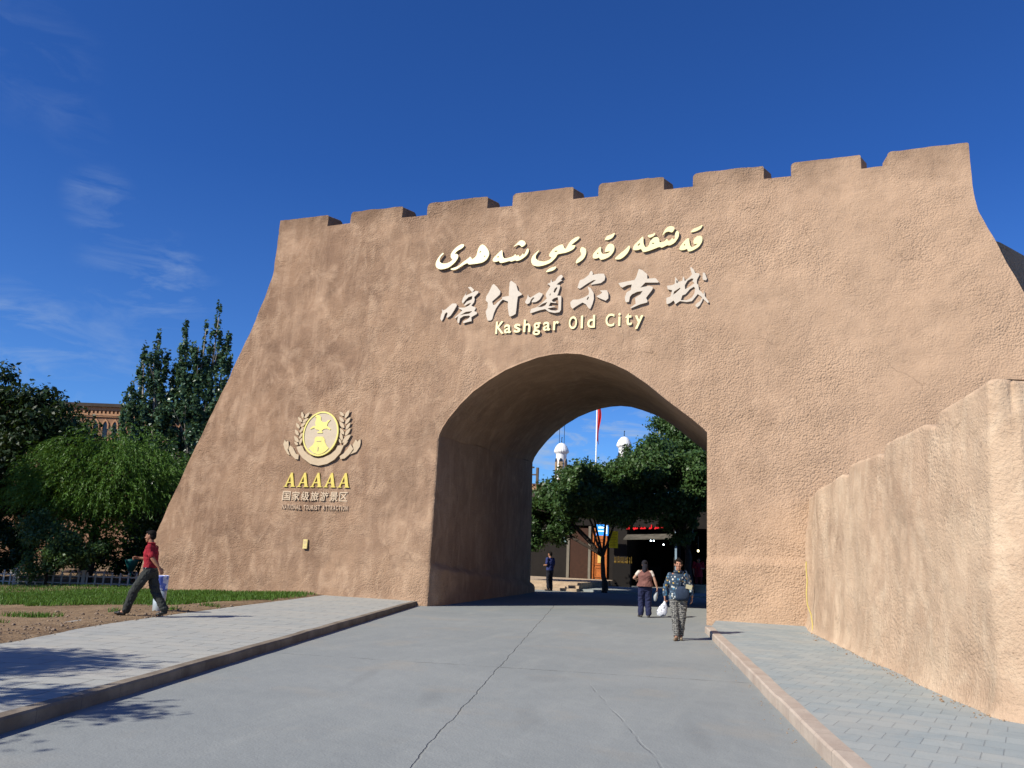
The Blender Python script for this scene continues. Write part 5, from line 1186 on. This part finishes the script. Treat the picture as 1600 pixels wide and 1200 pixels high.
def person(loc, rz, label, J, mats, H=1.62, voxel=.006, shirt=None, trousers=None, shoes=None, hair=None, head_rot=(0, 0, 0), collar=True, lean=0.0, female=False, extra=None, cat='person', group=None, scale=1.0):
    p = thing('person', loc, label, cat, group, rz); s = H/1.65; mb = MB()
    HC = V3(*J['head']); NK = V3(*J['neck']); HR = Matrix.Rotation(R(head_rot[2]), 3, 'Z') @ Matrix.Rotation(R(head_rot[0]), 3, 'X') @ Matrix.Rotation(R(head_rot[1]), 3, 'Y')
    def hp(x, y, z): return HC+HR @ Vector((x*s, y*s, z*s))
    def hb(c, r, n=14, m=10): mb.ball(hp(*c), tuple(q*s for q in r), n, m, HR)
    # head: skull, face mask, jaw, brow, nose, cheeks, lips, chin, ears
    hb((0, .012, .028), (.076, .094, .088)); hb((0, -.026, -.012), (.066, .066, .088)); hb((0, -.042, -.072), (.045, .045, .040)); hb((0, -.070, -.098), (.022, .018, .018))
    hb((-.026, -.080, .024), (.028, .014, .011), 8, 6); hb((.026, -.080, .024), (.028, .014, .011), 8, 6)
    mb.cap(hp(0, -.088, .012), .008*s, hp(0, -.108, -.024), .0125*s, 8); hb((.011, -.098, -.030), (.009, .010, .008), 8, 6); hb((-.011, -.098, -.030), (.009, .010, .008), 8, 6)
    for q in (-1, 1):
        hb((q*.038, -.068, -.022), (.024, .022, .022), 8, 6); hb((q*.078, .008, -.004), (.010, .020, .034), 8, 6)
    hb((0, -.090, -.060), (.023, .010, .0062), 8, 6); hb((0, -.087, -.070), (.020, .011, .0075), 8, 6)
    mb.cap(NK, .058*s, hp(0, .012, -.07), .052*s)
    # trunk and limbs
    CH = V3(*J['chest']); PV = V3(*J['pelvis'])
    mb.loft([(PV+V3(0, 0, -.10*s), .10*s, .075*s), (PV, .155*s, .105*s), (PV+(CH-PV)*.45, .135*s, .095*s), (CH, .160*s, .110*s), (CH+(NK-CH)*.6, .150*s, .085*s), (NK, .06*s, .055*s)])
    for sd, k in (('L', 1), ('R', -1)):
        sh, el, wr = (V3(*J[q+sd]) for q in ('sh', 'el', 'wr')); hip, kn, an = (V3(*J[q+sd]) for q in ('hip', 'kn', 'an'))
        mb.cap(CH+(NK-CH)*.55, .06*s, sh, .052*s); mb.cap(sh, .050*s, el, .039*s); mb.cap(el, .039*s, el.lerp(wr, .35), .040*s); mb.cap(el.lerp(wr, .35), .039*s, wr, .025*s)
        dd, nn, th, cu = J['hand'+sd]; hand(mb, wr, dd, nn, th, cu, s*1.02)
        mb.cap(hip, .078*s, kn, .052*s); mb.cap(kn, .050*s, kn.lerp(an, .35), .052*s); mb.cap(kn.lerp(an, .35), .05*s, an, .033*s)
        toe = V3(*J['toe'+sd]); mb.cap(an, .034*s, toe.lerp(an, .15)+V3(0, 0, -.02*s), .030*s)
    remeshed('body', mb, voxel, mats['skin'], p, 3)
    # eyes, brows and mouth
    for q in (-1, 1):
        MB().ball(hp(q*.029, -.0835, .006), (.0125*s, .006*s, .0065*s), 8, 6, HR).build('eye', mats['eye'], p, True)
        MB().cap(hp(q*.016, -.0945, .026), .0035*s, hp(q*.045, -.083, .028), .003*s, 6).build('eyebrow', mats['hair'], p, True)
    MB().cap(hp(-.020, -.0965, -.0655), .0028*s, hp(.020, -.0965, -.0655), .0028*s, 6).build('mouth', mats['lip'], p, True)
    if hair: m = MB(); hair(m, hp, HR, s); remeshed('hair', m, voxel, mats['hair'], p, 2)
    def folds(o, amp):                                     # soft creases in the cloth
        nn_ = [v.normal.copy() for v in o.data.vertices]
        for v, vn in zip(o.data.vertices, nn_):
            c = v.co; k = noise.noise(Vector((c.x*9, c.y*9, c.z*16+c.x*8)))*.6+noise.noise(Vector((c.x*20, c.y*20, c.z*26)))*.4
            v.co = c+vn*amp*k
    if shirt: m = MB(); shirt(m, J, s, CH, PV, NK); folds(remeshed('shirt', m, voxel*1.1, mats['shirt'], p, 3), .016)
    if trousers: m = MB(); trousers(m, J, s, PV); folds(remeshed('trousers', m, voxel*1.1, mats['trousers'], p, 3), .020)
    for sd in 'LR':
        an, toe = V3(*J['an'+sd]), V3(*J['toe'+sd]); d = toe-an; d.z = 0; heel = J.get('heel'+sd)
        m = MB(); h0 = V3(*heel) if heel else V3(an.x, an.y, .03*s)-d.normalized()*.045*s
        m.cap(h0, .033*s, h0.lerp(toe, .55)+V3(0, 0, .012*s), .040*s); m.cap(h0.lerp(toe, .55), .037*s, toe, .030*s); m.cap(h0+V3(0, 0, .01), .034*s, an, .036*s)
        o = remeshed('shoe', m, voxel*1.1, mats['shoe'], p, 2)
        mn = min(v.co.z for v in o.data.vertices)
        for v in o.data.vertices:
            if v.co.z < mn+.016: v.co.z = mn+.003
    p.scale = (scale,)*3
    if extra: extra(p, J, s, hp, HR)
    return p
M_EYE = simple('eye_dark', (.02, .014, .010), .2); M_LIP = simple('lip', (.26, .09, .07), .5)
def short_hair(m, hp, HR, s):
    m.ball(hp(0, .022, .046), (.082*s, .092*s, .080*s), 14, 10, HR); m.ball(hp(0, .05, .0), (.072*s, .062*s, .075*s), 14, 10, HR); m.ball(hp(0, -.045, .082), (.064*s, .050*s, .032*s), 12, 8, HR)
def tied_hair(m, hp, HR, s):
    m.ball(hp(0, .026, .044), (.084*s, .092*s, .080*s), 14, 10, HR); m.ball(hp(0, .055, .0), (.074*s, .062*s, .08*s), 14, 10, HR); m.ball(hp(0, .11, .01), (.045*s, .04*s, .045*s), 10, 8, HR)
    m.ball(hp(0, -.048, .084), (.062*s, .048*s, .032*s), 12, 8, HR)
    for q in (-1, 1): m.ball(hp(q*.064, -.022, .045), (.024*s, .05*s, .048*s), 10, 8, HR)
def torso(m, J, s, CH, PV, NK, hem, fat=.02, flare=0.0, nk=.075):
    m.loft([(PV+V3(0, 0, hem), (.168+fat+flare)*s, (.118+fat+flare*.8)*s), (PV+V3(0, 0, hem+.08*s), (.162+fat+flare*.5)*s, (.114+fat+flare*.5)*s), (PV+(CH-PV)*.5, (.150+fat)*s, (.108+fat)*s), (CH, (.168+fat)*s, (.118+fat)*s), (CH+(NK-CH)*.5, (.160+fat*.6)*s, (.095+fat*.6)*s), (CH+(NK-CH)*.82, .10*s, .075*s), (NK+V3(0, 0, .012*s), nk*s, .066*s)])
def sleeve(m, J, s, sd, CH, NK, upto, r0, r1, r2=None):
    sh, el, wr = (V3(*J[q+sd]) for q in ('sh', 'el', 'wr'))
    m.cap(CH+(NK-CH)*.45, .075*s, sh+V3(0, 0, -.012*s), r0*.92*s)
    if upto <= 1: m.cap(sh, r0*s, sh.lerp(el, upto), r1*s)
    else:
        m.cap(sh, r0*s, el, r1*s); e = el.lerp(wr, upto-1); m.cap(el, r1*s, e, r2*s)
def legs(m, J, s, PV, r=(.108, .080, .074), hem=.9, top=.06):
    m.loft([(PV+V3(0, 0, top+.03), .162*s, .115*s), (PV+V3(0, 0, top-.02), .170*s, .122*s), (PV+V3(0, 0, -.06*s), .178*s, .128*s), (PV+V3(0, 0, -.13*s), .13*s, .10*s)])
    for sd in 'LR':
        hip, kn, an = (V3(*J[q+sd]) for q in ('hip', 'kn', 'an'))
        m.cap(hip, r[0]*s, kn, r[1]*s); m.cap(kn, r[1]*s, kn.lerp(an, hem), r[2]*s)
# walking man in the red shirt, striding to the left
z = lawn_z(-11.65, 12.8)
def man_extra(p, J, s, hp, HR):
    m = MB(); m.loft([(V3(0, -.005, .925), .185, .138), (V3(0, -.005, .962), .183, .136)]); m.build('belt', M_GLASS, p, True)
    m = MB(); NK = V3(*J['neck'])
    m.loft([(NK+V3(0, .0, -.025), .085, .075), (NK+V3(0, .003, .02), .070, .066), (NK+V3(0, .003, .035), .073, .070), (NK+V3(0, .003, .015), .094, .090)]); m.build('collar', bpy.data.materials['red_polo'], p, True)
JM = dict(head=(0, -.085, 1.575), neck=(0, -.045, 1.42), chest=(0, -.03, 1.235), pelvis=(0, 0, .91),
    shL=(.178, -.015, 1.345), elL=(.225, .115, 1.135), wrL=(.20, .265, .955), shR=(-.178, -.04, 1.345), elR=(-.235, -.08, 1.115), wrR=(-.17, -.35, 1.13),
    hipL=(.09, 0, .875), knL=(.10, -.235, .50), anL=(.09, -.36, .10), toeL=(.10, -.555, .055), heelL=(.09, -.39, .035), hipR=(-.09, .0, .875), knR=(-.10, .10, .49), anR=(-.09, .345, .135), toeR=(-.09, .20, .035), heelR=(-.09, .375, .085),
    handL=((-.10, .55, -.8), (-.6, -.75, 0), 1, .75), handR=((.15, -1, .12), (.6, 0, -.8), 1, 1.15))
person((-11.62, 12.66, lawn_z(-11.62, 12.66)-.004), R(-72), 'man in a dark red polo shirt and dark trousers striding along the earth verge', JM,
    dict(skin=skin_mat('tanned_skin', (.30, .145, .085)), eye=M_EYE, hair=simple('black_hair', (.010, .008, .007), .75, spec=.08), lip=M_LIP, shirt=cloth('red_polo', (.26, .012, .022)), trousers=cloth('dark_trousers', (.030, .033, .030), .2, 8, .03), shoe=simple('black_shoe', (.014, .013, .012), .4)),
    H=1.68, shirt=lambda m, J, s, CH, PV, NK: (torso(m, J, s, CH, PV, NK, .045, .018), sleeve(m, J, s, 'L', CH, NK, .72, .064, .064), sleeve(m, J, s, 'R', CH, NK, .72, .064, .064)),
    trousers=lambda m, J, s, PV: legs(m, J, s, PV, (.112, .088, .080), .93), hair=short_hair, head_rot=(4, 0, 0), extra=man_extra, scale=.92)
# woman in the floral jacket walking towards the camera
def m_floral():
    t = NT('floral_cloth'); v = t.voro(21, out='Color'); d = t.voro(21); sp = t.N.new('ShaderNodeSeparateColor'); t.L.new(v, sp.inputs[0])
    c = t.mix(t.rng(sp.outputs[0], .30, .34), (.035, .065, .10), (.10, .15, .20)); c = t.mix(t.rng(sp.outputs[1], .60, .63), c, (.50, .50, .44)); c = t.mix(t.rng(sp.outputs[2], .76, .79), c, (.42, .28, .07)); c = t.mix(t.rng(sp.outputs[0], .86, .88), c, (.04, .16, .26))
    c = t.mix(t.rng(d, .40, .50), c, (.03, .05, .075))
    t.color(c).rough(.8); t.bump(t.noise(7, t.map((1, 1, .5)), detail=3, dist=1.5), .02); return t.m
def m_check():
    t = NT('patterned_trousers'); x, y, z = t.sep(); ax = t.math('MULTIPLY', x, 30); az = t.math('MULTIPLY', z, 26)
    w = t.math('ADD', t.math('FRACT', t.math('ADD', ax, t.math('MULTIPLY', t.noise(20), 1.2))), t.math('FRACT', t.math('ADD', az, t.math('MULTIPLY', t.noise(16), 1.5))))
    c = t.mix(t.rng(w, .75, .95), (.022, .022, .024), (.26, .25, .22)); c = t.mix(t.rng(t.noise(30, detail=3), .5, .6), c, (.05, .05, .05))
    t.color(c).rough(.85); t.bump(t.noise(8, t.map((1, 1, .4)), detail=3, dist=1.5), .02); return t.m
def floral_extra(p, J, s, hp, HR):
    m = MB(); NK = V3(*J['neck']); m.loft([(NK+V3(0, 0, -.03), .095, .085), (NK+V3(0, .006, .015), .074, .070), (NK+V3(0, .006, .03), .080, .076), (NK+V3(0, .0, -.012), .108, .10)]); m.build('collar', bpy.data.materials['floral_cloth'], p, True)
    b = thing('shoulder_bag', p.location, 'dark blue shoulder bag with a pale flap worn across the front of the floral jacket', 'bag', rz=p.rotation_euler.z)
    m = MB(); m.loft([(V3(.075, -.175, .80), .12, .035), (V3(.08, -.19, .86), .135, .05), (V3(.085, -.195, .99), .135, .05), (V3(.085, -.185, 1.06), .115, .035), (V3(.085, -.18, 1.08), .09, .02)], 18); m.build('pouch', cloth('navy_bag', (.022, .035, .06)), b, True)
    m = MB(); m.box((.03, -.252, 1.015), (.155, -.235, 1.10), Matrix.Rotation(R(12), 3, 'Y'), (-.10, 0, .06)); m.build('flap', simple('pale_flap', (.40, .36, .22), .6), b)
    m = MB(); m.tube([(.17, -.19, 1.06), (.19, -.16, 1.22), (.165, -.08, 1.375), (.14, .02, 1.40), (.05, .12, 1.33)], .013, 6); m.tube([(.0, -.19, 1.06), (.04, -.165, 1.22), (.11, -.09, 1.37)], .011, 6); m.build('strap', bpy.data.materials['navy_bag'], b, True)
    c = thing('plastic_bag', p.location, 'white plastic carrier bag held by the woman in the floral jacket', 'bag', rz=p.rotation_euler.z)
    b.scale = p.scale; c.scale = p.scale
    m = MB(); w = V3(*J['wrR']); m.loft([(w+V3(-.06, -.02, -.40), .02, .02), (w+V3(-.065, -.02, -.385), .085, .045), (w+V3(-.055, -.02, -.30), .11, .06), (w+V3(-.03, -.02, -.20), .085, .045), (w+V3(-.005, -.02, -.125), .03, .025), (w+V3(0, -.015, -.085), .02, .02)], 18)
    t = NT('printed_plastic'); q = t.rng(t.noise(16, detail=3), .56, .60); t.color(t.mix(q, (.72, .72, .74), (.06, .07, .10))).rough(.35); t.bump(t.noise(18, detail=3, dist=2), .02)
    o = m.build('sack', t.m, c, True)
    for v in o.data.vertices: v.co += Vector((noise.noise(v.co*22), noise.noise(v.co*22+Vector((5, 0, 0))), noise.noise(v.co*19)*.5))*.016
JF = dict(head=(.0, -.035, 1.515), neck=(0, .0, 1.365), chest=(0, .0, 1.19), pelvis=(0, 0, .875),
    shL=(.165, .01, 1.285), elL=(.245, .03, 1.075), wrL=(.275, -.05, .875), shR=(-.165, .01, 1.285), elR=(-.255, .04, 1.075), wrR=(-.275, -.01, .85),
    hipL=(.085, 0, .845), knL=(.075, -.03, .47), anL=(.045, .06, .085), toeL=(.06, -.11, .035), hipR=(-.085, 0, .845), knR=(-.065, -.06, .47), anR=(-.035, -.10, .08), toeR=(-.075, -.28, .035),
    handL=((.05, -.25, -1), (-1, 0, 0), 1, .5), handR=((0, -.12, -1), (1, 0, 0), -1, 1.2))
person((-2.53, 17.1, .0), R(9), 'woman in a floral jacket and patterned trousers walking out towards the viewer', JF,
    dict(skin=skin_mat('warm_skin', (.40, .20, .125)), eye=M_EYE, hair=simple('dark_brown_hair', (.016, .011, .008), .75, spec=.08), lip=M_LIP, shirt=m_floral(), trousers=m_check(), shoe=simple('tan_shoe', (.20, .15, .10), .6)),
    H=1.60, shirt=lambda m, J, s, CH, PV, NK: (torso(m, J, s, CH, PV, NK, -.06, .03, .012), sleeve(m, J, s, 'L', CH, NK, 1.72, .068, .058, .052), sleeve(m, J, s, 'R', CH, NK, 1.80, .068, .058, .052)),
    trousers=lambda m, J, s, PV: legs(m, J, s, PV, (.118, .084, .066), .90), hair=tied_hair, head_rot=(0, 0, 3), extra=floral_extra, scale=.96)
# woman in the brown vest seen from behind
def m_vest():
    t = NT('brown_knit_vest'); x, y, z = t.sep(); w = t.math('FRACT', t.math('MULTIPLY', z, 22)); u = t.math('FRACT', t.math('MULTIPLY', x, 20))
    c = t.mix(t.rng(t.noise(10, detail=4), .35, .65), (.14, .060, .048), (.21, .095, .075)); c = t.mix(t.math('MULTIPLY', t.rng(w, .0, .25, 1, 0), .5), c, (.07, .035, .035)); c = t.mix(t.math('MULTIPLY', t.rng(u, .0, .2, 1, 0), .35), c, (.08, .04, .04))
    t.color(c).rough(.9); t.bump(t.noise(60, detail=3), .006); return t.m
def vest_extra(p, J, s, hp, HR):
    m = MB(); NK = V3(*J['neck']); CH = V3(*J['chest'])
    m.ball(hp(0, .018, .028), (.094*s, .108*s, .104*s), 14, 10, HR); m.ball(hp(0, .065, -.03), (.084*s, .062*s, .09*s), 12, 8, HR); m.cap(NK+V3(0, .03, .05), .085, NK+V3(.02, .075, -.06), .066); m.cap(NK+V3(.02, .085, -.04), .058, NK+V3(.035, .105, -.20), .030)
    remeshed('headscarf', m, .008, cloth('black_scarf', (.012, .011, .016)), p, 3)
    m = MB()
    for sd in 'LR': sleeve(m, J, s, sd, CH, NK, .42, .058, .058)
    remeshed('sleeves', m, .008, cloth('cream_sleeve', (.55, .48, .40)), p, 2)
    c = thing('hand_bag', p.location, 'small pale grey folded bag held low by the woman in the brown vest', 'bag', rz=p.rotation_euler.z); c.scale = p.scale
    w = V3(*J['wrR']); m = MB(); m.loft([(w+V3(.05, 0, -.36), .012, .02), (w+V3(.05, .0, -.345), .035, .05), (w+V3(.045, 0, -.24), .06, .075), (w+V3(.03, 0, -.14), .05, .06), (w+V3(.0, .0, -.09), .015, .03)], 14); m.build('sack', simple('grey_plastic', (.34, .36, .36), .5, .2, 14), c, True)
JB = dict(head=(.01, -.12, 1.42), neck=(.0, -.04, 1.30), chest=(0, -.005, 1.13), pelvis=(0, .02, .83),
    shL=(.17, -.01, 1.215), elL=(.30, -.02, 1.05), wrL=(.24, -.21, 1.00), shR=(-.17, -.01, 1.215), elR=(-.265, .01, 1.01), wrR=(-.335, -.03, .80),
    hipL=(.085, .0, .80), knL=(.10, -.05, .45), anL=(.11, .02, .085), toeL=(.17, -.14, .035), hipR=(-.085, 0, .80), knR=(-.09, -.03, .45), anR=(-.10, .05, .085), toeR=(-.12, -.13, .035),
    handL=((-.5, -.9, .1), (-.6, .3, -.6), 1, .9), handR=((-.1, -.1, -1), (1, 0, 0), -1, 1.1))
person((-4.27, 22.85, .0), R(192), 'woman seen from behind in a brown vest, dark headscarf and navy trousers', JB,
    dict(skin=skin_mat('pale_skin', (.46, .26, .17)), eye=M_EYE, hair=bpy.data.materials['black_hair'], lip=M_LIP, shirt=m_vest(), trousers=cloth('navy_trousers', (.016, .020, .055), .2, 8, .03), shoe=simple('dark_shoe', (.05, .045, .04), .5)),
    H=1.56, shirt=lambda m, J, s, CH, PV, NK: (torso(m, J, s, CH, PV, NK, .0, .045, .035),), trousers=lambda m, J, s, PV: legs(m, J, s, PV, (.125, .096, .086), .92), hair=tied_hair, head_rot=(22, 0, 12), extra=vest_extra, scale=.97)
# two people in the shade beyond the archway
JS = dict(head=(0, -.02, 1.545), neck=(0, .0, 1.395), chest=(0, .0, 1.21), pelvis=(0, 0, .89), shL=(.19, .0, 1.345), elL=(.24, .02, 1.09), wrL=(.16, -.18, 1.08), shR=(-.19, .0, 1.345), elR=(-.23, .03, 1.09), wrR=(-.22, -.05, .86),
    hipL=(.085, 0, .86), knL=(.09, -.02, .48), anL=(.09, .02, .085), toeL=(.10, -.15, .035), hipR=(-.085, 0, .86), knR=(-.09, -.02, .48), anR=(-.09, .03, .085), toeR=(-.11, -.14, .035),
    handL=((-.5, -.8, .2), (-.5, .2, -.5), 1, .8), handR=((0, -.1, -1), (1, 0, 0), -1, .6))
person((-10.75, 35.3, 0), R(-115), 'person in dark blue clothes standing in front of the sunlit stone steps', JS,
    dict(skin=bpy.data.materials['tanned_skin'], eye=M_EYE, hair=bpy.data.materials['black_hair'], lip=M_LIP, shirt=cloth('dark_blue_shirt', (.025, .035, .12)), trousers=cloth('black_trousers', (.012, .013, .02)), shoe=bpy.data.materials['black_shoe']),
    H=1.62, voxel=.011, shirt=lambda m, J, s, CH, PV, NK: (torso(m, J, s, CH, PV, NK, -.02, .025), sleeve(m, J, s, 'L', CH, NK, .7, .074, .068), sleeve(m, J, s, 'R', CH, NK, .7, .074, .068)), trousers=lambda m, J, s, PV: legs(m, J, s, PV), hair=short_hair)
person((-5.05, 40.5, .1), R(15), 'person in a red dress standing in the shade next to the right pier', {**JS, 'head': (0, -.02, 1.47), 'neck': (0, 0, 1.33), 'chest': (0, 0, 1.16)},
    dict(skin=bpy.data.materials['warm_skin'], eye=M_EYE, hair=bpy.data.materials['black_hair'], lip=M_LIP, shirt=cloth('red_dress', (.36, .02, .03)), trousers=cloth('dark_red_skirt', (.16, .02, .02)), shoe=bpy.data.materials['black_shoe']),
    H=1.55, voxel=.011, shirt=lambda m, J, s, CH, PV, NK: (torso(m, J, s, CH, PV, NK, -.2, .03, .03), sleeve(m, J, s, 'L', CH, NK, .9, .07, .06), sleeve(m, J, s, 'R', CH, NK, .9, .07, .06)), trousers=lambda m, J, s, PV: legs(m, J, s, PV), hair=tied_hair)
